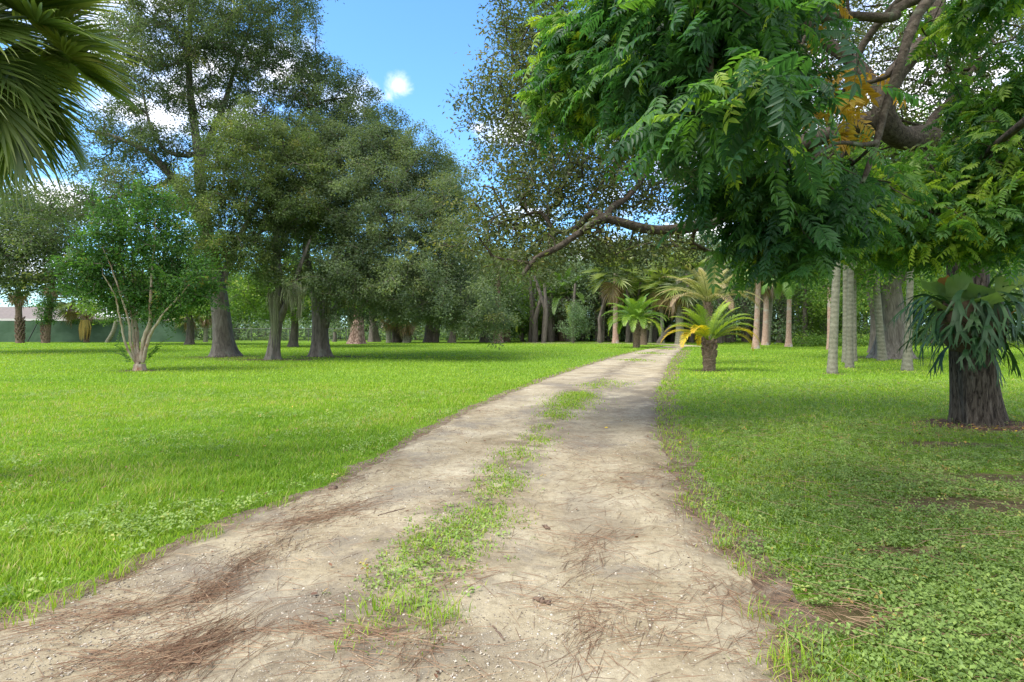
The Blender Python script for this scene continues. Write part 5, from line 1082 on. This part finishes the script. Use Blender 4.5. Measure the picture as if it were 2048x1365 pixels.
# vine on the leaning palm
mb = MB(); g = rng_(82); b = P(91, HY, 57); b[2] = 0; C = np.stack([P(98, HY, 57)[0] + g.normal(0, .35, 120), 57 + g.normal(-.2, .35, 120), g.uniform(1.9, 5.2, 120)], 1); scatter_leaves(mb, C, .35, 26, .16, OVAL, g); o = link('vine', mb.mesh('vine', M['myrtle_leaf'], b), None, b); tag(o, 'bright green climbing vine wrapped round the leaning palm by the fence', 'vine')

# ================================================================= trunks and trees in the middle distance
def forest_tree(name, label, px, Yb, h, spread, seed, leaf='wood_leaf', bark='wood_bark', r=.25, crown_lo=.35, n=150, k=60, size=.22, group=None, lean=0, shape=1.0, cat='tree', dm=.55):
    b = P(px, HY, Yb); b[2] = 0; g = rng_(seed + 40); t = Tree(seed)
    t.path([b, b + np.array([lean * .3, 0, h * .3]), b + np.array([lean * .6 + g.normal(0, .15), 0, h * .55]), b + np.array([lean, 0, h * .8])], r, r * .4, 'trunk', 14)
    lo = h * crown_lo; cc = b + np.array([lean, 0, 0]); es = []
    for i in range(9):
        z = lo + (h - lo) * (i + .5) / 9; w = spread * math.sin(np.pi * (.18 + .75 * i / 9)) ** .8 * shape
        es.append((cc + np.array([g.normal(0, w * .35), g.normal(0, w * .3), z]), (w * .75, w * .7, (h - lo) * .16), n // 9))
    A = crown_points(es, seed, dm)
    return build_tree(name, label, cat, b, t.attract(A, .7, .12, .08, minz=lo * .6), A, leaf, bark, .0065, dm * 1.5, k, size, group=group, seed=seed, flare=1.35)
def trunk_only(name, label, px, Yb, h, r, bark, seed, crown_sp=2.2, leaf='wood_leaf', lean=0, crown_lo=.55, n=70):
    return forest_tree(name, label, px, Yb, h, crown_sp, seed, leaf, bark, r, crown_lo, n, 50, .2, None, lean, cat='tree')
trunk_only('pine_tree', 'pine with pinkish-brown bark and broad flared base on the open lawn', 713, 54, 9, .62, 'pine_bark', 101, 2.6, 'oak_leaf_olive', .4, .42, 110)
trunk_only('pine_tree', 'pine with straight reddish lower trunk left of the palm saplings', 995, 57, 9, .45, 'pine_bark', 102, 2.4, 'oak_leaf_olive', .1, .4, 110)
trunk_only('oak_tree', 'dark rough tree trunk with reddish foot between the pine and the pale palm', 747, 62, 7, .5, 'wood_bark', 103, 2.6, lean=-.1, crown_lo=.45)
trunk_only('oak_tree', 'dark leaning trunk touching the left side of the skirted palm', 793, 59, 7, .42, 'wood_bark', 104, 2.2, lean=-.6, crown_lo=.5)
trunk_only('oak_tree', 'grey upright trunk, left one of a pair right of the skirted palm', 858, 60, 7, .48, 'wood_bark', 105, 2.4, lean=.1, crown_lo=.45)
trunk_only('oak_tree', 'grey trunk slanting right, right one of a pair right of the skirted palm', 868, 60, 7, .42, 'wood_bark', 106, 2.4, lean=1.2, crown_lo=.45)
trunk_only('oak_tree', 'dark thick trunk at the edge of the far opening', 972, 60, 7, .45, 'wood_bark', 107, 2.2, lean=-.5, crown_lo=.4)
mid = forest_tree('broadleaf_tree', 'bright lime-green rounded tree behind the reddish pine trunk', 1045, 63, 7.6, 3.6, 108, 'light_leaf', 'wood_bark', .16, .12, 190, 80, .22)
forest_tree('round_tree', 'small round grey-green tree on a thin stem before the wood', 1147, 56, 3.6, 1.35, 109, 'sage_leaf', 'twig_bark', .07, .18, 150, 60, .11, dm=.24)
b = G(1782, 717.5); t = Tree(110); t.path([b, b + [.05, 0, 1.5], b + [0, .1, 3], b + [-.2, .1, 4.8]], .66, .45, 'trunk', 16)
t.path([b + [0, 0, 3.2], b + [-1.2, -.3, 4.6], b + [-3, -.6, 5.6]], .25, .06, 'limb'); t.path([b + [0, 0, 3.4], b + [1.5, 0, 4.8], b + [3.6, .2, 6]], .25, .06, 'limb')
A = crown_points([E(1700, 480, 28, 130, 70, 3, 150), E(1850, 450, 28, 140, 90, 3, 170), E(1780, 330, 28, 190, 90, 4, 220), E(1600, 430, 29, 90, 60, 3, 90), E(1980, 420, 29, 120, 110, 3, 130), E(1700, 560, 27, 70, 30, 2, 40)], 110, .5)
build_tree('oak_tree', 'massive far oak with broad furrowed trunk behind the grey palms', 'tree', b, t.attract(A, .6, .12, .05), A, 'light_leaf', 'oak_bark', .013, .72, 80, .16, seed=110, flare=1.5)
trunk_only('oak_tree', 'dark trunk with a left-reaching branch beside the massive far oak', 1752, 35, 7, .33, 'wood_bark', 111, 2.6, 'light_leaf', -.1, .45, 90)
LT = [(1440, 57, 10, 3.4, 'wood_leaf'), (1490, 63, 10, 3.6, 'wood_leaf'), (1560, 58, 9, 3.4, 'wood_leaf'), (1610, 54, 8.5, 3.2, 'light_leaf'), (1640, 60, 10.5, 3.6, 'wood_leaf'), (1690, 52, 8.5, 3.2, 'light_leaf'), (1730, 60, 10, 3.6, 'light_leaf'), (1800, 50, 9, 3.4, 'light_leaf'), (1870, 56, 10, 3.8, 'wood_leaf'), (1930, 46, 9, 3.4, 'light_leaf'), (2000, 50, 9.5, 3.6, 'light_leaf'), (2070, 44, 9, 3.4, 'wood_leaf')]
LL = ['dark leafy tree in the wood just right of the tan date palm', 'tall dark tree of the wood behind the reddish-topped palm', 'dark tree between the two reddish palm trunks', 'yellow-green low tree right of the lone reddish palm', 'tall green tree behind the yellow-green low tree', 'bright leafy tree directly behind the cluster of grey palms', 'pale green tree behind the left-leaning grey palm', 'pale green tree behind the massive far oak', 'dark green tree seen past the left side of the staghorn fern', 'yellow-green tree seen behind the staghorn fern', 'light green tree beyond the near oak trunk at right', 'dark green tree at the far right edge']
for i, ((px, Yb, h, sp, lf_), lb) in enumerate(zip(LT, LL)):
    forest_tree('broadleaf_tree', lb, px, Yb, h, sp, 120 + i, lf_, 'wood_bark', .26, .18, 170, 62, .22)
# wood edge trees seen through the gap under the limb
WT = [(1015, 70, 10.5, 'grey-green tree of the wood just left of the lime-green tree'), (1085, 66, 10, 'dark wood tree above the two palm saplings'), (1120, 70, 11.5, 'tall pale-topped tree rising behind the large drooping palm'), (1165, 64, 10.5, 'dense dark tree behind the round grey-green tree'), (1205, 63, 10.2, 'dense dark tree left of the very tall slim palm'), (1245, 68, 11, 'dark tree between the two tallest palms'), (1300, 64, 10.5, 'grey-green tree behind the pale feather palm'), (1345, 62, 11, 'tall grey-green tree above the track bend'), (1395, 64, 11.5, 'tall dark tree directly behind the tan date palm')]
for i, (px, Yb, h, lb) in enumerate(WT):
    forest_tree('broadleaf_tree', lb, px, Yb, h, 3.8, 140 + i, 'wood_leaf' if i % 3 else 'oak_leaf_grey', 'wood_bark', .17, .10, 250, 72, .24)

# the deep wood: one mass of crowns and bare trunks
mb = MB(); g = rng_(150); C = []; TT = []
for i in range(190):
    px = g.uniform(980, 2300) if i < 120 else g.uniform(300, 1000); Yb = g.uniform(70, 98) if px < 1500 else g.uniform(62, 92)
    b = P(px, HY, Yb); b[2] = 0; h = g.uniform(9, 14) * (1.0 if px > 700 else .8); r = g.uniform(.16, .38); ln = g.normal(0, .5)
    mb.tube([b - [0, 0, .1], b + [ln * .4, 0, h * .3], b + [ln, 0, h * .7]], [r * 1.25, r * .9, r * .4], 7, .5, 1)
    n = 26; cc = ell(g, b + [ln, 0, h * .62], (3.2, 3.2, h * .38), n); C.append(cc); TT.append(np.full(n, np.clip(g.normal(.4, .14), .1, .8)))
for i in range(150):
    px = g.uniform(1060, 1720); Yb = g.uniform(58, 72); b = P(px, HY, Yb); b[2] = 0; h = g.uniform(4.5, 7); r = g.uniform(.10, .3)
    mb.tube([b - [0, 0, .1], b + [g.normal(0, .2), 0, h * .5], b + [g.normal(0, .4), 0, h]], [r * 1.3, r, r * .7], 7, .5, 1)
scatter_leaves(mb, np.concatenate(C), 1.15, 62, .34, DIAMOND, g, ctint=np.concatenate(TT))
# understorey
q = []
for i in range(520):
    px = g.uniform(380, 1000) if i < 210 else g.uniform(1560, 2200) if i < 330 else g.uniform(1000, 1600)
    Yb = g.uniform(66, 74) if px < 1000 else g.uniform(54, 62) if px > 1560 else g.uniform(78, 96); p = P(px, HY, Yb); p[2] = g.uniform(.3, 2.6 if px < 1000 else 1.6); q.append(p)
scatter_leaves(mb, np.array(q), 1.1, 70, .30, DIAMOND, g)
o = link('far_wood', mb.mesh('far_wood', [M['wood_leaf'], M['wood_bark']])); tag(o, 'dense dark far-off wood closing the view behind the lawn', 'wood', None, 'stuff')
mb = MB(); g = rng_(151); q = np.array([P(px, HY, Yb) * [1, 1, 0] + [0, 0, z] for px, Yb, z in zip(g.uniform(1590, 1760, 70), g.uniform(46, 50, 70), g.uniform(.1, .8, 70))]); scatter_leaves(mb, q, .6, 55, .17, OVAL, g); o = link('undergrowth', mb.mesh('undergrowth', M['light_leaf'])); tag(o, 'light green undergrowth at the foot of the wood on the right', 'undergrowth', None, 'stuff')

# clipped hedge far off, and trees behind the house
mb = MB(); g = rng_(152); n = 2600; c = P(955, HY, 92); V = np.stack([c[0] + g.uniform(-3.4, 3.4, n), c[1] + g.uniform(-.6, .6, n), g.uniform(.05, 2.0, n)], 1); V[: n // 2, 1] = c[1] - .6; mb.inst(DIAMOND, V, frames(nrm(g.normal(0, .6, (n, 3)) + [0, -.5, .4]), g.normal(0, 1, (n, 3)), g.uniform(.2, .34, n)), np.clip(g.normal(.6, .15, n), 0, 1)); c[2] = 0
o = link('hedge', mb.mesh('hedge', M['light_leaf'], c), None, c); tag(o, 'clipped light green hedge far off in the opening', 'hedge')
BT = [(90, 92, 8, 'light green distant tree above the white roof'), (160, 98, 8.5, 'dark green distant tree right of the white roof'), (-40, 96, 8, 'distant green tree over the left end of the brown roof'), (250, 90, 8, 'distant green tree behind the crape myrtle, beyond the fence'), (330, 84, 9, 'distant dark tree beyond the end of the green fence')]
for i, (px, Yb, h, lb) in enumerate(BT): forest_tree('broadleaf_tree', lb, px, Yb, h * .62, 3.4, 160 + i, 'light_leaf' if i % 2 == 0 else 'wood_leaf', 'wood_bark', .25, .2, 110, 60, .3)

# Spanish moss hanging from the oaks
def moss(label, px, py, Y, w, L, n, seed):
    mb = MB(); g = rng_(seed); c = P(px, py, Y)
    for i in range(n):
        p = c + np.array([g.normal(0, w), g.normal(0, w * .6), g.normal(0, .12)]); l = L * g.uniform(.3, 1) * math.exp(-abs(p[0] - c[0]) / (w * 2.5)); k = 6
        Q = p + np.stack([g.normal(0, .02, k).cumsum(), g.normal(0, .02, k).cumsum(), -l * np.linspace(0, 1, k)], 1); mb.tube(Q, [.012, .022, .02, .018, .012, .003], 3, g.random(), 0, False)
    o = link('spanish_moss', mb.mesh('spanish_moss', M['moss'], c), None, c); tag(o, label, 'moss', 'hanks of hanging moss')
moss('widest pale moss curtain hanging between the leaning oak and the twin-stemmed oak', 586, 572, 27, .28, 1.3, 170, 1)
moss('long thin moss tail hanging beside the widest moss curtain', 600, 600, 27, .08, 1.1, 50, 2)
moss('narrow moss strand hanging close along the twin-stemmed oak trunk', 656, 575, 30, .07, 2.0, 60, 3)
moss('short moss tuft hanging under the broad oak left of the pine trunk', 702, 625, 28, .10, .8, 60, 4)
moss('pale moss covering the upper trunk of the leaning oak', 548, 590, 27.3, .12, 2.6, 120, 5)

# ================================================================= fence, house, posts
M['screen'] = plain_mat('screen', (.06, .105, .065), .8, .25, .6, .15, (1, 1, 2)); M['metal'] = plain_mat('metal', (.12, .125, .12), .5, .15, 8); M['dark_metal'] = plain_mat('dark_metal', (.03, .035, .035), .6, .2, 8)
Yf = 60.5; x0, x1 = P(-260, 0, Yf)[0], P(386, 0, Yf)[0]; b = np.array([(x0 + x1) / 2, Yf, 0]); fe = thing('screen_fence', 'dark green screened fence along the left end of the lawn', 'fence', b)
mb = MB(); nx = 260; xs = np.linspace(x0, x1, nx); zs = np.array([.03, .4, .8, .95, 1.0, 1.05, 1.5, 2.0, 2.12]); g = rng_(5)
yy = Yf + .05 * np.sin(xs * 2.2)[:, None] * np.sin(np.pi * zs / 2.1)[None] + g.normal(0, .008, (nx, len(zs))) + np.where((zs > .94) & (zs < 1.06), .02, 0)[None]
V = np.stack([np.repeat(xs[:, None], len(zs), 1), yy, np.repeat(zs[None], nx, 0) + .04 * np.sin(xs * 1.3)[:, None] * (zs > 2)[None]], -1).reshape(-1, 3); nz_ = len(zs)
i = np.arange(nx - 1)[:, None] * nz_; j = np.arange(nz_ - 1)[None]; mb.add(V, np.stack([i + j, i + nz_ + j, i + nz_ + j + 1, i + j + 1], -1).reshape(-1, 4), .5, 0, True); link('screen_panel', mb.mesh('screen_panel', M['screen'], b), fe)
for x in np.arange(x0, x1 + .1, 3.05):
    mb = MB(); mb.tube([(x, Yf + .10, -.1), (x, Yf + .10, 2.25)], .035, 8); link('post', mb.mesh('post', M['metal'], b), fe)
mb = MB(); mb.tube([(x0, Yf + .06, 2.14), (x1, Yf + .06, 2.14)], .024, 6); link('top_rail', mb.mesh('top_rail', M['dark_metal'], b), fe)
mb = MB(); mb.tube([P(55, 684, Yf - .5), P(78, 640, Yf - .12)], .05, 7); link('brace', mb.mesh('brace', M['dark_metal'], b), fe)
mb = MB(); q = P(83, HY, Yf - .1); mb.box((q[0], Yf - .1, 2.3), (.12, .06, .55)); link('bracket', mb.mesh('bracket', M['dark_metal'], b), fe)
mb = MB(); g = rng_(153); q = np.array([[P(px, HY, Yf)[0], Yf + g.normal(0, .15), 2.1 + g.normal(0, .1)] for px in g.uniform(145, 232, 60)]); scatter_leaves(mb, q, .3, 22, .14, OVAL, g); o = link('vine', mb.mesh('vine', M['light_leaf'], b), None, b); tag(o, 'yellow-green creeper along the top edge of the green fence', 'vine')
# chain link fence
x0, x1 = P(388, 0, 63)[0], P(700, 0, 63)[0]; b = np.array([(x0 + x1) / 2, 63, 0]); cf = thing('chain_link_fence', 'grey chain-link fence behind the front oaks, right of the green fence', 'fence', b); hf = 1.35
for x in np.arange(x0, x1 + .1, 2.0):
    mb = MB(); mb.tube([(x, 63.05, -.1), (x, 63.05, hf + .05)], .04, 7); link('post', mb.mesh('post', M['metal'], b), cf)
mb = MB(); mb.tube([(x0, 63.0, hf), (x1, 63.0, hf)], .028, 6); link('top_rail', mb.mesh('top_rail', M['metal'], b), cf)
mb = MB(); s_ = .13
for k in range(int((x1 - x0 + hf) / s_)):
    for sg in (-1, 1):
        xa = x0 + k * s_ - (hf if sg > 0 else 0); xb = xa + hf; za, zb = (.03, hf) if sg > 0 else (hf, .03)
        if xa < x0: za += (zb - za) * (x0 - xa) / hf; xa = x0
        if xb > x1: zb = za + (zb - za) * (x1 - xa) / max(xb - xa, .01); xb = x1
        if xb - xa > .02: mb.tube([(xa, 63 + sg * .006, za), (xb, 63 + sg * .006, zb)], .004, 3, .5, 0, False)
link('wire_mesh', mb.mesh('wire_mesh', M['metal'], b), cf)
# house
M['house_wall'] = plain_mat('house_wall', (.42, .40, .36), .8, .08, 2); M['shingle'] = plain_mat('shingle', (.17, .145, .13), .9, .4, 3, .2, (1, 6, 6)); M['white_roof'] = plain_mat('white_roof', (.66, .66, .65), .6, .08, 1.5, .3, (8, .4, 1)); M['fascia'] = plain_mat('fascia', (.50, .48, .45), .7, .1, 4); M['glass'] = plain_mat('glass', (.03, .04, .045), .1, .2, 3, .6)
def hip_house(name, label, xa, xb, ya, yb, ze, zr, inset, roofm):
    b = np.array([(xa + xb) / 2, (ya + yb) / 2, 0]); h = thing(name, label, 'house', b); o_ = .5
    mb = MB(); mb.box((b[0], b[1], ze / 2), (xb - xa, yb - ya, ze)); w = link('wall', mb.mesh('wall', M['house_wall'], b), h)
    ym = (ya + yb) / 2; V = [(xa - o_, ya - o_, ze + .03), (xb + o_, ya - o_, ze + .03), (xb + o_, yb + o_, ze + .03), (xa - o_, yb + o_, ze + .03), (xa + inset, ym, zr), (xb - inset, ym, zr)]
    mb = MB(); mb.add(V, [(0, 1, 5, 4), (1, 2, 5), (2, 3, 4, 5), (3, 0, 4), (0, 3, 2, 1)]); link('roof', mb.mesh('roof', M[roofm], b), h)
    mb = MB(); mb.box((b[0], ya - o_ - .06, ze - .09), (xb - xa + 2 * o_ + .1, .1, .24)); link('fascia', mb.mesh('fascia', M['fascia'], b), h)
    for k in range(4):
        x = xa + (xb - xa) * (k + .5) / 4; mb = MB(); mb.box((x, ya - .02, 1.5), (1.5, .06, 1.1)); wd = link('window', mb.mesh('window', M['fascia'], b), h); mb = MB(); mb.box((x, ya - .06, 1.5), (1.3, .03, .9)); pn_ = link('pane', mb.mesh('pane', M['glass'], b), wd)
    return h
Yh = 70
hip_house('house', 'low house with a brown shingle roof behind the green fence', P(-200, 0, Yh)[0], P(145, 0, Yh)[0], Yh - 1, Yh + 8, 2.45, 4.0, 6.0, 'shingle')
Yh = 84
hip_house('house', 'low building with a bright white roof behind the brown-roofed house', P(55, 0, Yh)[0], P(225, 0, Yh)[0], Yh, Yh + 9, 2.5, 4.3, 2.2, 'white_roof')
# small shed roof beyond the crape myrtle
b = P(320, HY, 68); b[2] = 0; sh = thing('shed', 'open lean-to with a dark low roof seen between the crape myrtle stems', 'shed', b)
mb = MB(); mb.box((b[0], b[1], 2.35), (6.0, 3.2, .14)); link('roof', mb.mesh('roof', M['shingle'], b), sh)
for dx in (-2.7, 2.7):
    for dy in (-1.3, 1.3):
        mb = MB(); mb.box((b[0] + dx, b[1] + dy, 1.13), (.14, .14, 2.28)); link('post', mb.mesh('post', M['house_wall'], b), sh)
# dark post stump by the chain-link fence
mb = MB(); b = P(669, HY, 62); b[2] = 0; trunk_tube(mb, [b, b + [0.05, 0, .5], b + [.02, 0, 1.0]], .2, .16, 1.3, 12, 10, .08, 8); o = link('tree_stump', mb.mesh('tree_stump', M['wood_bark'], b), None, b); tag(o, 'short dark stump on the lawn before the chain-link fence', 'stump')
